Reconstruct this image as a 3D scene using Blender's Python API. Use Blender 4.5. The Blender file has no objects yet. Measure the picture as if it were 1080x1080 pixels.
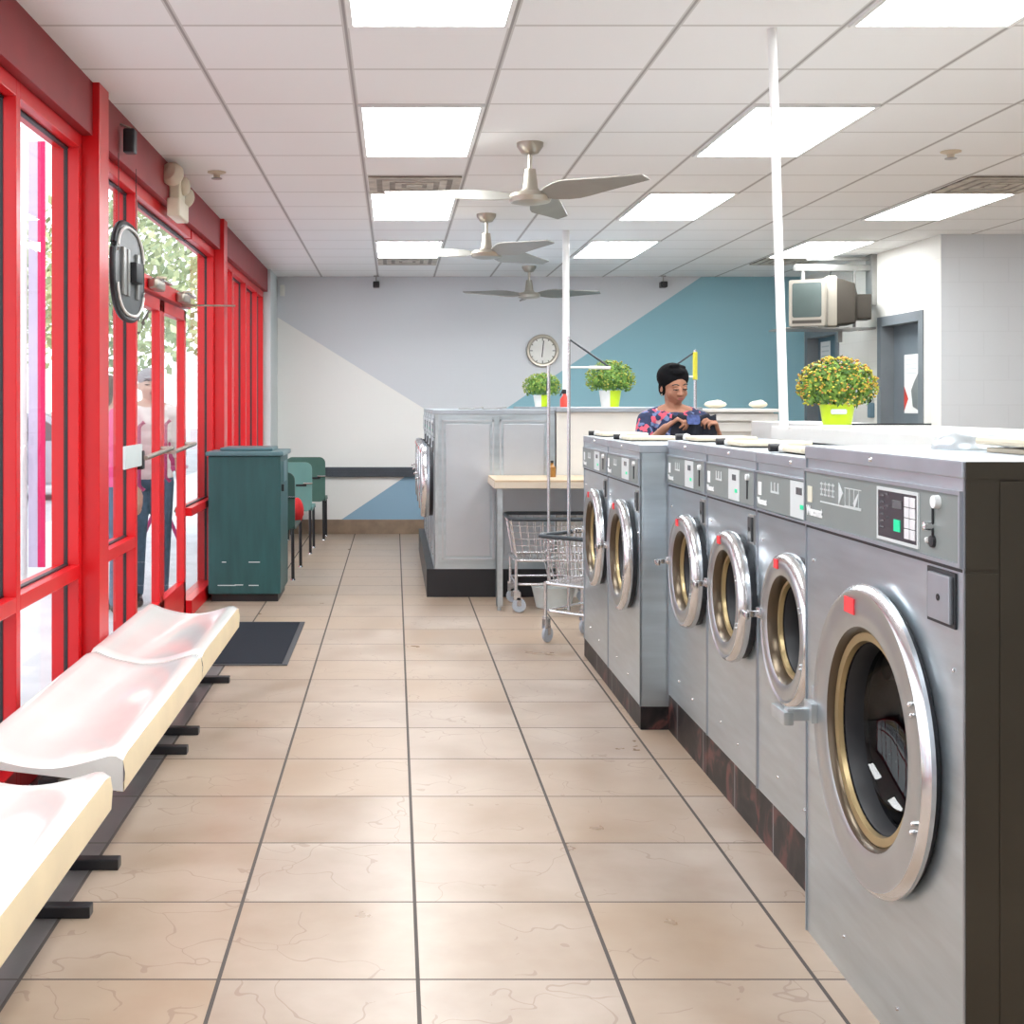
import bpy, bmesh, math, random
from mathutils import Vector, Matrix, Euler
random.seed(7)
PI = math.pi
F = 1347.0
scn = bpy.context.scene
COL = scn.collection

# ------------------------------------------------------------------ materials
def new_mat(name):
    m = bpy.data.materials.new(name); m.use_nodes = True
    nt = m.node_tree
    return m, nt, nt.nodes['Principled BSDF']

def pmat(name, col, rough=0.5, metal=0.0, noise=0.06, nscale=6.0, bump=0.0, bscale=60.0,
         stretch=(1, 1, 1), coat=0.0, emis=None, estr=0.0, spec=None, rvar=0.0):
    m, nt, b = new_mat(name)
    N = nt.nodes; L = nt.links
    tc = N.new('ShaderNodeTexCoord'); mp = N.new('ShaderNodeMapping')
    mp.inputs['Scale'].default_value = stretch
    L.new(tc.outputs['Object'], mp.inputs['Vector'])
    nz = N.new('ShaderNodeTexNoise'); nz.inputs['Scale'].default_value = nscale
    nz.inputs['Detail'].default_value = 4
    L.new(mp.outputs['Vector'], nz.inputs['Vector'])
    r = N.new('ShaderNodeValToRGB')
    c1 = [max(0, c * (1 - noise)) for c in col[:3]] + [1]
    c2 = [min(1, c * (1 + noise)) for c in col[:3]] + [1]
    r.color_ramp.elements[0].position = 0.3; r.color_ramp.elements[1].position = 0.7
    r.color_ramp.elements[0].color = c1; r.color_ramp.elements[1].color = c2
    L.new(nz.outputs['Fac'], r.inputs['Fac']); L.new(r.outputs['Color'], b.inputs['Base Color'])
    b.inputs['Roughness'].default_value = rough
    if rvar:
        mr = N.new('ShaderNodeMapRange'); mr.inputs['To Min'].default_value = rough - rvar
        mr.inputs['To Max'].default_value = rough + rvar
        L.new(nz.outputs['Fac'], mr.inputs['Value']); L.new(mr.outputs['Result'], b.inputs['Roughness'])
    b.inputs['Metallic'].default_value = metal
    if coat: b.inputs['Coat Weight'].default_value = coat
    if spec is not None: b.inputs['Specular IOR Level'].default_value = spec
    if emis:
        b.inputs['Emission Color'].default_value = (*emis, 1); b.inputs['Emission Strength'].default_value = estr
    if bump:
        n2 = N.new('ShaderNodeTexNoise'); n2.inputs['Scale'].default_value = bscale
        L.new(mp.outputs['Vector'], n2.inputs['Vector'])
        bp = N.new('ShaderNodeBump'); bp.inputs['Strength'].default_value = bump
        bp.inputs['Distance'].default_value = 0.002
        L.new(n2.outputs['Fac'], bp.inputs['Height']); L.new(bp.outputs['Normal'], b.inputs['Normal'])
    return m

M = {}
M['red'] = pmat('red frame paint', (0.62, 0.006, 0.010), 0.30, noise=0.04)
M['red_light'] = pmat('red frame paint lit', (0.85, 0.05, 0.05), 0.25, noise=0.04)
M['red_shaded'] = pmat('red header paint in shade', (0.27, 0.018, 0.022), 0.5, noise=0.08)  # frame red darkened: the header's shadow is put into its colour
M['gasket'] = pmat('black rubber', (0.015, 0.016, 0.02), 0.5)
M['steel'] = pmat('brushed steel', (0.535, 0.605, 0.65), 0.31, 0.88, noise=0.09, nscale=3, stretch=(1, 1, 8), rvar=0.05)
M['steel2'] = pmat('light steel', (0.55, 0.58, 0.62), 0.36, 0.7, noise=0.06, nscale=2.2, stretch=(1, 1, 1.5), rvar=0.06)
M['rim'] = pmat('polished door rim', (0.74, 0.74, 0.76), 0.2, 0.95, noise=0.03)
M['ringface'] = pmat('satin door ring', (0.47, 0.505, 0.53), 0.28, 0.9, noise=0.06, nscale=5)
M['bandsteel'] = pmat('satin steel lid', (0.42, 0.46, 0.51), 0.38, 0.8, noise=0.08, nscale=5)
M['chrome'] = pmat('chrome', (0.8, 0.8, 0.82), 0.12, 1.0, noise=0.02)
M['gold'] = pmat('bronze bezel', (0.44, 0.34, 0.18), 0.35, 0.7, noise=0.1)
M['bronze'] = pmat('dark bronze step', (0.10, 0.075, 0.05), 0.3, 0.7, noise=0.1)
M['drum'] = pmat('drum steel', (0.20, 0.21, 0.24), 0.3, 0.9, noise=0.3, nscale=9)
M['reflectside'] = pmat('side with painted dark reflection', (0.050, 0.043, 0.032), 0.35, 0.3, noise=0.2, nscale=2)  # reflection of the dark room painted into the side's colour
M['ctrl'] = pmat('grey green panel', (0.215, 0.245, 0.24), 0.45, 0.1, noise=0.05)
M['ctrl_light'] = pmat('pale overlay', (0.62, 0.66, 0.67), 0.4, noise=0.03)
M['keydark'] = pmat('dark keypad', (0.035, 0.03, 0.04), 0.35)
M['keywhite'] = pmat('white key', (0.75, 0.75, 0.78), 0.4)
M['lcd'] = pmat('grey lcd', (0.12, 0.12, 0.13), 0.2)
M['green_led'] = pmat('green start key', (0.0, 0.55, 0.27), 0.4, emis=(0.0, 0.8, 0.4), estr=0.25)
M['white_ink'] = pmat('white ink', (0.85, 0.87, 0.88), 0.5, noise=0.02)
M['cream_ink'] = pmat('cream badge', (0.68, 0.66, 0.54), 0.5, noise=0.05)
M['sticker'] = pmat('red sticker', (0.85, 0.05, 0.06), 0.5, noise=0.15, nscale=60)
M['cream'] = pmat('cream plastic', (0.70, 0.63, 0.48), 0.4, noise=0.06)
M['beige'] = pmat('beige plastic', (0.60, 0.52, 0.40), 0.5, noise=0.08)
M['white'] = pmat('white enamel', (0.66, 0.655, 0.63), 0.4, noise=0.03)
M['whitepaint'] = pmat('white painted metal', (0.82, 0.82, 0.81), 0.3, noise=0.03)
M['black'] = pmat('black plastic', (0.014, 0.014, 0.017), 0.4)
M['teal'] = pmat('teal laminate', (0.018, 0.080, 0.083), 0.42, noise=0.18, nscale=5, stretch=(3, 3, .4))
M['teal_lid'] = pmat('grey teal lid', (0.08, 0.16, 0.18), 0.35, noise=0.08)
M['seatgreen'] = pmat('green shell', (0.055, 0.13, 0.105), 0.35, noise=0.06)
M['seatgreen2'] = pmat('pale green shell', (0.13, 0.28, 0.26), 0.35, noise=0.06)
M['seatgreen3'] = pmat('dark green shell', (0.03, 0.075, 0.065), 0.4, noise=0.06)
M['redcloth'] = pmat('red cloth', (0.50, 0.01, 0.012), 0.8, noise=0.2, nscale=20)
M['bench'] = pmat('white fibreglass', (0.73, 0.735, 0.705), 0.17, noise=0.03, nscale=3, coat=0.35)
M['bench_edge'] = pmat('yellowed fibreglass edge', (0.80, 0.66, 0.43), 0.35, noise=0.05)
M['mat'] = pmat('black rubber mat', (0.010, 0.013, 0.020), 0.85, spec=.2, noise=0.25, nscale=140, bump=0.6, bscale=150)
M['matedge'] = pmat('mat border', (0.045, 0.045, 0.05), 0.6)
M['nickel'] = pmat('brushed nickel', (0.44, 0.40, 0.34), 0.32, 0.85, noise=0.05)
M['blade'] = pmat('fan blade', (0.30, 0.29, 0.265), 0.45, 0.5, noise=0.06)
M['wood'] = pmat('laminate wood', (0.56, 0.43, 0.29), 0.4, noise=0.2, nscale=4, stretch=(1, 12, 1))
M['woodedge'] = pmat('pale table edge', (0.60, 0.52, 0.42), 0.5, noise=0.05)
M['galv'] = pmat('galvanised leg', (0.50, 0.55, 0.58), 0.35, 0.7, noise=0.12, nscale=14)
M['wire'] = pmat('chromed wire', (0.62, 0.62, 0.64), 0.25, 0.9)
M['bumper'] = pmat('dark bumper', (0.03, 0.04, 0.05), 0.5)
M['caster'] = pmat('grey caster', (0.40, 0.44, 0.50), 0.45, noise=0.08)
M['yellow'] = pmat('yellow sleeve', (0.80, 0.76, 0.06), 0.5)
M['lime'] = pmat('lime pot', (0.58, 0.78, 0.01), 0.35, noise=0.04)
M['potwhite'] = pmat('white pot', (0.82, 0.82, 0.78), 0.4)
M['soil'] = pmat('soil', (0.05, 0.035, 0.02), 0.9, noise=0.4, nscale=40)
M['door_grey'] = pmat('slate door', (0.150, 0.175, 0.20), 0.45, noise=0.05)
M['door_frame'] = pmat('slate door frame', (0.185, 0.205, 0.225), 0.45, noise=0.05)
M['door_blue'] = pmat('blue slate door', (0.09, 0.155, 0.20), 0.45, noise=0.05)
M['rail'] = pmat('dark rail', (0.06, 0.07, 0.085), 0.5, noise=0.1)
M['basetile'] = pmat('brown base tile', (0.27, 0.19, 0.13), 0.4, noise=0.2, nscale=7)
M['paper'] = pmat('paper', (0.86, 0.87, 0.86), 0.7, noise=0.03)
M['tv_body'] = pmat('tv bezel', (0.34, 0.31, 0.26), 0.5, noise=0.05)
M['tv_dark'] = pmat('tv rear shell', (0.045, 0.037, 0.028), 0.5, noise=0.08)
M['tv_glass'] = pmat('tv screen', (0.075, 0.10, 0.095), 0.12, noise=0.15, nscale=3)
M['bracket'] = pmat('bracket metal', (0.36, 0.36, 0.35), 0.4, 0.6, noise=0.1)
M['vent'] = pmat('dusty vent', (0.50, 0.46, 0.40), 0.6, noise=0.25, nscale=9)
M['ventdark'] = pmat('vent dark', (0.27, 0.24, 0.21), 0.7, noise=0.3, nscale=9)
M['clockface'] = pmat('clock face', (0.78, 0.77, 0.73), 0.4)
M['skin'] = pmat('brown skin', (0.36, 0.165, 0.10), 0.5, noise=0.08, nscale=12)
M['skin2'] = pmat('fair skin', (0.62, 0.40, 0.30), 0.5, noise=0.06)
M['lip'] = pmat('lip', (0.30, 0.08, 0.07), 0.4)
M['eyew'] = pmat('eye white', (0.7, 0.68, 0.64), 0.3)
M['dark'] = pmat('near black', (0.010, 0.009, 0.010), 0.6)
M['wrap'] = pmat('black headwrap', (0.004, 0.004, 0.005), 0.9, spec=0.15, bump=0.5, bscale=40)
M['denim'] = pmat('blue denim', (0.07, 0.12, 0.19), 0.8, noise=0.2, nscale=30)
M['pinkshirt'] = pmat('pink shirt', (0.80, 0.08, 0.26), 0.8, noise=0.08)
M['whiteshirt'] = pmat('pale shirt', (0.75, 0.70, 0.68), 0.8, noise=0.05)
M['navycloth'] = pmat('navy cloth', (0.008, 0.010, 0.020), 0.85, noise=0.5, nscale=18)
M['bluecloth'] = pmat('blue print', (0.07, 0.10, 0.26), 0.8, noise=0.5, nscale=40)
M['cap'] = pmat('grey cap', (0.35, 0.33, 0.34), 0.8)
M['magenta'] = pmat('magenta banner', (0.70, 0.01, 0.12), 0.6)
M['lilac'] = pmat('lilac banner', (0.60, 0.50, 0.66), 0.6)
M['burgundy'] = pmat('burgundy metal', (0.35, 0.01, 0.10), 0.4)
M['bark'] = pmat('bark', (0.13, 0.09, 0.06), 0.9, noise=0.3)
M['carpaint'] = pmat('silver car paint', (0.50, 0.52, 0.56), 0.25, 0.5)
M['carblue'] = pmat('blue car paint', (0.05, 0.07, 0.28), 0.25, 0.3)
M['tyre'] = pmat('tyre', (0.02, 0.02, 0.02), 0.8)
M['asphalt'] = pmat('asphalt', (0.42, 0.42, 0.44), 0.9, noise=0.15, nscale=2)
M['pave'] = pmat('pavement', (0.62, 0.62, 0.64), 0.8, noise=0.1, nscale=3)
M['tube'] = pmat('white sign tube', (0.85, 0.85, 0.82), 0.3)
M['signgrey'] = pmat('sign grey', (0.05, 0.055, 0.06), 0.35, noise=0.2, nscale=15)
M['amber'] = pmat('brown glass', (0.30, 0.14, 0.03), 0.2)
M['redplastic'] = pmat('red plastic', (0.65, 0.05, 0.03), 0.4)
M['lockplate'] = pmat('pale lock plate', (0.60, 0.66, 0.66), 0.35, noise=0.03)
M['tub'] = pmat('white tub', (0.66, 0.72, 0.72), 0.4)

def glass_mat(name, tint=(1, 1, 1), refl=0.10, glossrough=0.02):
    m = bpy.data.materials.new(name); m.use_nodes = True
    nt = m.node_tree; N = nt.nodes; L = nt.links
    N.remove(N['Principled BSDF'])
    out = N['Material Output']
    tr = N.new('ShaderNodeBsdfTransparent'); tr.inputs['Color'].default_value = (*tint, 1)
    gl = N.new('ShaderNodeBsdfGlossy'); gl.inputs['Roughness'].default_value = glossrough
    lw = N.new('ShaderNodeLayerWeight'); lw.inputs['Blend'].default_value = 0.5
    pw = N.new('ShaderNodeMath'); pw.operation = 'POWER'; pw.inputs[1].default_value = 4.0; L.new(lw.outputs['Facing'], pw.inputs[0])
    ma = N.new('ShaderNodeMath'); ma.operation = 'MULTIPLY_ADD'; ma.inputs[1].default_value = refl * 3; ma.inputs[2].default_value = refl * .25
    L.new(pw.outputs[0], ma.inputs[0])
    mx = N.new('ShaderNodeMixShader')
    L.new(ma.outputs[0], mx.inputs['Fac']); L.new(tr.outputs[0], mx.inputs[1]); L.new(gl.outputs[0], mx.inputs[2])
    L.new(mx.outputs[0], out.inputs['Surface'])
    return m
M['glass'] = glass_mat('window glass', (0.98, 0.99, 0.99), 0.09)
M['porthole'] = glass_mat('porthole glass', (0.34, 0.34, 0.37), 0.20)
M['sheen'] = glass_mat('clear dome', (0.9, 0.95, 0.95), 0.5)

def pos_nodes(nt):
    g = nt.nodes.new('ShaderNodeNewGeometry'); s = nt.nodes.new('ShaderNodeSeparateXYZ')
    nt.links.new(g.outputs['Position'], s.inputs[0]); return g, s

def mth(nt, op, a, b=None, c=None, clamp=False):
    n = nt.nodes.new('ShaderNodeMath'); n.operation = op; n.use_clamp = clamp
    for i, v in enumerate((a, b, c)):
        if v is None: continue
        if isinstance(v, (int, float)): n.inputs[i].default_value = v
        else: nt.links.new(v, n.inputs[i])
    return n.outputs[0]

def mixc(nt, fac, a, b):
    n = nt.nodes.new('ShaderNodeMix'); n.data_type = 'RGBA'
    if isinstance(fac, (int, float)): n.inputs[0].default_value = fac
    else: nt.links.new(fac, n.inputs[0])
    for i, v in ((6, a), (7, b)):
        if isinstance(v, tuple): n.inputs[i].default_value = (*v, 1)
        else: nt.links.new(v, n.inputs[i])
    return n.outputs[2]

def line_mask(nt, coord, off, pitch, half):
    t = mth(nt, 'DIVIDE', mth(nt, 'SUBTRACT', coord, off), pitch)
    fr = mth(nt, 'SUBTRACT', t, mth(nt, 'ROUND', t))
    d = mth(nt, 'MULTIPLY', mth(nt, 'ABSOLUTE', fr), pitch)
    return mth(nt, 'LESS_THAN', d, half), t

def floor_material():
    m, nt, b = new_mat('stone look floor tile'); N = nt.nodes; L = nt.links
    g, s = pos_nodes(nt)
    mx_, tx = line_mask(nt, s.outputs[0], 0.057, 0.485, 0.0050)
    my_, ty = line_mask(nt, s.outputs[1], 4.082, 0.485, 0.0035)
    line = mth(nt, 'MAXIMUM', mx_, my_)
    fx = mth(nt, 'FLOOR', tx); fy = mth(nt, 'FLOOR', ty)
    cmb = N.new('ShaderNodeCombineXYZ'); L.new(fx, cmb.inputs[0]); L.new(fy, cmb.inputs[1])
    wn = N.new('ShaderNodeTexWhiteNoise'); wn.noise_dimensions = '3D'; L.new(cmb.outputs[0], wn.inputs[0])
    add = N.new('ShaderNodeVectorMath'); add.operation = 'MULTIPLY_ADD'
    L.new(wn.outputs['Color'], add.inputs[0]); add.inputs[1].default_value = (9, 9, 9); L.new(g.outputs['Position'], add.inputs[2])
    nz = N.new('ShaderNodeTexNoise'); nz.inputs['Scale'].default_value = 3.2; nz.inputs['Detail'].default_value = 7
    L.new(add.outputs[0], nz.inputs['Vector'])
    r = N.new('ShaderNodeValToRGB'); e = r.color_ramp.elements
    e[0].position = 0.28; e[0].color = (0.29, 0.20, 0.135, 1)
    e[1].position = 0.70; e[1].color = (0.47, 0.385, 0.315, 1)
    k = e.new(0.5); k.color = (0.385, 0.30, 0.235, 1)
    L.new(nz.outputs['Fac'], r.inputs['Fac'])
    # cool, washed tone toward the far end, warm near the storefront
    warm = mth(nt, 'MULTIPLY', wn.outputs['Value'], 0.50)
    c = mixc(nt, warm, r.outputs['Color'], (0.42, 0.28, 0.16))
    nz3 = N.new('ShaderNodeTexNoise'); nz3.inputs['Scale'].default_value = 0.9; L.new(g.outputs['Position'], nz3.inputs['Vector'])
    c = mixc(nt, mth(nt, 'MULTIPLY', nz3.outputs['Fac'], 0.35), c, (0.42, 0.35, 0.30))
    # thin crack veins
    nd = N.new('ShaderNodeTexNoise'); nd.inputs['Scale'].default_value = 4; L.new(add.outputs[0], nd.inputs['Vector'])
    ad2 = N.new('ShaderNodeVectorMath'); ad2.operation = 'MULTIPLY_ADD'; L.new(nd.outputs['Color'], ad2.inputs[0])
    ad2.inputs[1].default_value = (0.5, 0.5, 0.5); L.new(add.outputs[0], ad2.inputs[2])
    vo = N.new('ShaderNodeTexVoronoi'); vo.feature = 'DISTANCE_TO_EDGE'; vo.inputs['Scale'].default_value = 3.0
    L.new(ad2.outputs[0], vo.inputs['Vector'])
    vein = mth(nt, 'MULTIPLY', mth(nt, 'LESS_THAN', vo.outputs['Distance'], 0.008), mth(nt, 'GREATER_THAN', nz.outputs['Fac'], 0.49))
    c = mixc(nt, mth(nt, 'MULTIPLY', vein, 0.45), c, (0.24, 0.15, 0.10))
    # darker grey over the tile column by the storefront, near part only
    slate = N.new('ShaderNodeValToRGB'); se = slate.color_ramp.elements
    se[0].position = 0.3; se[0].color = (0.10, 0.09, 0.09, 1); se[1].position = 0.7; se[1].color = (0.20, 0.185, 0.18, 1)
    L.new(nz.outputs['Fac'], slate.inputs['Fac'])
    grey_col = mth(nt, 'MULTIPLY', mth(nt, 'LESS_THAN', s.outputs[0], -0.913), mth(nt, 'LESS_THAN', s.outputs[1], 7.0))
    c = mixc(nt, grey_col, c, slate.outputs['Color'])
    c = mixc(nt, line, c, (0.085, 0.07, 0.062))
    L.new(c, b.inputs['Base Color'])
    rr = mth(nt, 'MULTIPLY_ADD', nz.outputs['Fac'], 0.25, 0.20)
    L.new(mth(nt, 'MAXIMUM', rr, mth(nt, 'MULTIPLY', line, 0.8)), b.inputs['Roughness'])
    bp = N.new('ShaderNodeBump'); bp.inputs['Strength'].default_value = 0.25; bp.inputs['Distance'].default_value = 0.004
    h = mth(nt, 'SUBTRACT', nz.outputs['Fac'], mth(nt, 'ADD', line, mth(nt, 'MULTIPLY', vein, 0.5)))
    L.new(h, bp.inputs['Height']); L.new(bp.outputs['Normal'], b.inputs['Normal'])
    return m

def ceiling_material():
    m, nt, b = new_mat('suspended ceiling tile'); N = nt.nodes; L = nt.links
    g, s = pos_nodes(nt)
    mx_, _ = line_mask(nt, s.outputs[0], 0.43, 0.61, 0.013)
    my_, _ = line_mask(nt, s.outputs[1], 7.12, 0.61, 0.012)
    mxs, _ = line_mask(nt, s.outputs[0], 0.43, 0.61, 0.005)
    mys, _ = line_mask(nt, s.outputs[1], 7.12, 0.61, 0.008)
    nz = N.new('ShaderNodeTexNoise'); nz.inputs['Scale'].default_value = 0.8; L.new(g.outputs['Position'], nz.inputs['Vector'])
    c = mixc(nt, nz.outputs['Fac'], (0.83, 0.84, 0.84), (0.88, 0.88, 0.88))
    c = mixc(nt, my_, c, (0.74, 0.73, 0.72))
    c = mixc(nt, mys, c, (0.60, 0.59, 0.58))
    c = mixc(nt, mx_, c, (0.62, 0.61, 0.60))
    c = mixc(nt, mxs, c, (0.36, 0.35, 0.34))
    L.new(c, b.inputs['Base Color']); b.inputs['Roughness'].default_value = 0.9
    n2 = N.new('ShaderNodeTexNoise'); n2.inputs['Scale'].default_value = 120; L.new(g.outputs['Position'], n2.inputs['Vector'])
    bp = N.new('ShaderNodeBump'); bp.inputs['Strength'].default_value = 0.2; bp.inputs['Distance'].default_value = 0.002
    L.new(n2.outputs['Fac'], bp.inputs['Height']); L.new(bp.outputs['Normal'], b.inputs['Normal'])
    return m

def mural_material():
    """grey field, white triangle lower left, blue field right of one long diagonal"""
    m, nt, b = new_mat('painted mural wall'); N = nt.nodes; L = nt.links
    g, s = pos_nodes(nt)
    K = 13.87 / F
    def P(x, y): return ((x - 416) * K, 1.4 - (y - 427) * K)
    a0 = P(290, 333); a1 = P(449, 432); b0 = P(738, 293); b1 = P(535, 430)
    sa = (a1[1] - a0[1]) / (a1[0] - a0[0]); sb = (b1[1] - b0[1]) / (b1[0] - b0[0])
    za = mth(nt, 'MULTIPLY_ADD', s.outputs[0], sa, a0[1] - sa * a0[0])
    zb = mth(nt, 'MULTIPLY_ADD', s.outputs[0], sb, b0[1] - sb * b0[0])
    white = mth(nt, 'LESS_THAN', s.outputs[2], za)
    blue = mth(nt, 'LESS_THAN', s.outputs[2], zb)
    bl2 = mth(nt, 'LESS_THAN', s.outputs[0], 0.75)
    c = mixc(nt, white, (0.68, 0.70, 0.73), (0.88, 0.87, 0.84))
    nz = N.new('ShaderNodeTexNoise'); nz.inputs['Scale'].default_value = 1.2; L.new(g.outputs['Position'], nz.inputs['Vector'])
    bc = mixc(nt, nz.outputs['Fac'], (0.25, 0.47, 0.55), (0.28, 0.50, 0.58))
    bc = mixc(nt, bl2, bc, (0.27, 0.43, 0.56))
    c = mixc(nt, blue, c, bc)
    L.new(c, b.inputs['Base Color']); b.inputs['Roughness'].default_value = 0.6
    br = N.new('ShaderNodeTexBrick'); br.inputs['Scale'].default_value = 1; br.inputs['Brick Width'].default_value = 0.4
    br.inputs['Row Height'].default_value = 0.2; br.inputs['Mortar Size'].default_value = 0.006
    br.inputs['Color1'].default_value = (1, 1, 1, 1); br.inputs['Color2'].default_value = (1, 1, 1, 1); br.inputs['Mortar'].default_value = (0, 0, 0, 1)
    cv = N.new('ShaderNodeCombineXYZ'); L.new(s.outputs[0], cv.inputs[0]); L.new(s.outputs[2], cv.inputs[1])
    L.new(cv.outputs[0], br.inputs['Vector'])
    bp = N.new('ShaderNodeBump'); bp.inputs['Strength'].default_value = 0.15; bp.inputs['Distance'].default_value = 0.003
    L.new(br.outputs['Color'], bp.inputs['Height']); L.new(bp.outputs['Normal'], b.inputs['Normal'])
    return m

def block_material(name, col, usex):
    m, nt, b = new_mat(name); N = nt.nodes; L = nt.links
    g, s = pos_nodes(nt)
    cv = N.new('ShaderNodeCombineXYZ'); L.new(s.outputs[0 if usex else 1], cv.inputs[0]); L.new(s.outputs[2], cv.inputs[1])
    br = N.new('ShaderNodeTexBrick'); br.inputs['Scale'].default_value = 1; br.inputs['Brick Width'].default_value = 0.4
    br.inputs['Row Height'].default_value = 0.2; br.inputs['Mortar Size'].default_value = 0.005
    br.inputs['Color1'].default_value = (*col, 1); br.inputs['Color2'].default_value = (*[c * .985 for c in col], 1)
    br.inputs['Mortar'].default_value = (*[c * .95 for c in col], 1)
    L.new(cv.outputs[0], br.inputs['Vector']); L.new(br.outputs['Color'], b.inputs['Base Color'])
    b.inputs['Roughness'].default_value = 0.6
    return m

def marble_material():
    m, nt, b = new_mat('dark marble plinth'); N = nt.nodes; L = nt.links
    g, s = pos_nodes(nt)
    nz = N.new('ShaderNodeTexNoise'); nz.inputs['Scale'].default_value = 7; nz.inputs['Detail'].default_value = 8
    nz.inputs['Distortion'].default_value = 1.5
    L.new(g.outputs['Position'], nz.inputs['Vector'])
    r = N.new('ShaderNodeValToRGB'); e = r.color_ramp.elements
    e[0].position = 0.42; e[0].color = (0.010, 0.009, 0.010, 1); e[1].position = 0.66; e[1].color = (0.12, 0.045, 0.04, 1)
    k = e.new(0.55); k.color = (0.028, 0.021, 0.021, 1)
    L.new(nz.outputs['Fac'], r.inputs['Fac'])
    ly, _ = line_mask(nt, s.outputs[1], 3.98, 0.45, 0.004)
    L.new(mixc(nt, ly, r.outputs['Color'], (0.25, 0.24, 0.24)), b.inputs['Base Color'])
    b.inputs['Roughness'].default_value = 0.4; b.inputs['Specular IOR Level'].default_value = 0.2
    return m

def floral_material():
    m, nt, b = new_mat('floral blouse'); N = nt.nodes; L = nt.links
    tc = N.new('ShaderNodeTexCoord')
    vo = N.new('ShaderNodeTexVoronoi'); vo.inputs['Scale'].default_value = 42; L.new(tc.outputs['Object'], vo.inputs['Vector'])
    wn = N.new('ShaderNodeTexWhiteNoise'); L.new(vo.outputs['Position'], wn.inputs[0])
    r = N.new('ShaderNodeValToRGB'); r.color_ramp.interpolation = 'CONSTANT'; e = r.color_ramp.elements
    e[0].position = 0; e[0].color = (0.018, 0.03, 0.085, 1); e[1].position = 0.55; e[1].color = (0.62, 0.09, 0.14, 1)
    k = e.new(0.68); k.color = (0.12, 0.17, 0.33, 1)
    k = e.new(0.82); k.color = (0.50, 0.35, 0.38, 1)
    k = e.new(0.9); k.color = (0.018, 0.025, 0.07, 1)
    L.new(wn.outputs['Value'], r.inputs['Fac']); L.new(r.outputs['Color'], b.inputs['Base Color'])
    b.inputs['Roughness'].default_value = 0.8
    return m

def foliage_material(name, dark, light):
    m, nt, b = new_mat(name); N = nt.nodes; L = nt.links
    g = N.new('ShaderNodeNewGeometry')
    r = N.new('ShaderNodeValToRGB'); e = r.color_ramp.elements
    e[0].position = 0.0; e[0].color = (*dark, 1); e[1].position = 1.0; e[1].color = (*light, 1)
    L.new(g.outputs['Random Per Island'], r.inputs['Fac']); L.new(r.outputs['Color'], b.inputs['Base Color'])
    b.inputs['Roughness'].default_value = 0.6
    return m
def blossom_material(name, cols):
    m, nt, b = new_mat(name); N = nt.nodes; L = nt.links
    g = N.new('ShaderNodeNewGeometry')
    r = N.new('ShaderNodeValToRGB'); r.color_ramp.interpolation = 'CONSTANT'; e = r.color_ramp.elements
    e[0].position = 0; e[0].color = (*cols[0], 1); e[1].position = 1 / len(cols); e[1].color = (*cols[1], 1)
    for i in range(2, len(cols)):
        k = e.new(i / len(cols)); k.color = (*cols[i], 1)
    L.new(g.outputs['Random Per Island'], r.inputs['Fac']); L.new(r.outputs['Color'], b.inputs['Base Color'])
    b.inputs['Roughness'].default_value = 0.7
    return m
M['floor'] = floor_material(); M['ceiling'] = ceiling_material(); M['mural'] = mural_material()
M['wall_cream'] = block_material('cream block wall', (0.86, 0.84, 0.79), False)
M['wall_pale'] = block_material('pale grey block wall', (0.68, 0.71, 0.74), True)
M['wall_plain'] = pmat('plain wall paint', (0.62, 0.62, 0.62), 0.7, noise=0.03, nscale=1)
M['column'] = pmat('pale column paint', (0.62, 0.66, 0.66), 0.6, noise=0.03, nscale=1)
M['marble'] = marble_material(); M['floral'] = floral_material()
M['leaf'] = foliage_material('mum leaves', (0.04, 0.11, 0.015), (0.22, 0.38, 0.05))
M['leaf2'] = foliage_material('plant leaves', (0.045, 0.13, 0.02), (0.20, 0.36, 0.05))
M['treeleaf'] = foliage_material('tree leaves', (0.20, 0.28, 0.14), (0.62, 0.66, 0.36))
M['bloom'] = blossom_material('mum blossoms', [(0.46, 0.46, 0.04), (0.62, 0.55, 0.06), (0.60, 0.40, 0.05), (0.55, 0.20, 0.04), (0.40, 0.46, 0.05), (0.55, 0.50, 0.06), (0.48, 0.07, 0.05)])
M['bloom2'] = blossom_material('small buds', [(0.34, 0.46, 0.06), (0.42, 0.44, 0.08), (0.28, 0.42, 0.05), (0.40, 0.26, 0.05)])
def emit(name, col, s):
    m, nt, b = new_mat(name)
    b.inputs['Base Color'].default_value = (*col, 1)
    b.inputs['Emission Color'].default_value = (*col, 1); b.inputs['Emission Strength'].default_value = s
    return m
M['panel_light'] = emit('lit diffuser', (0.955, 0.99, 1.0), 16.0)

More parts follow.
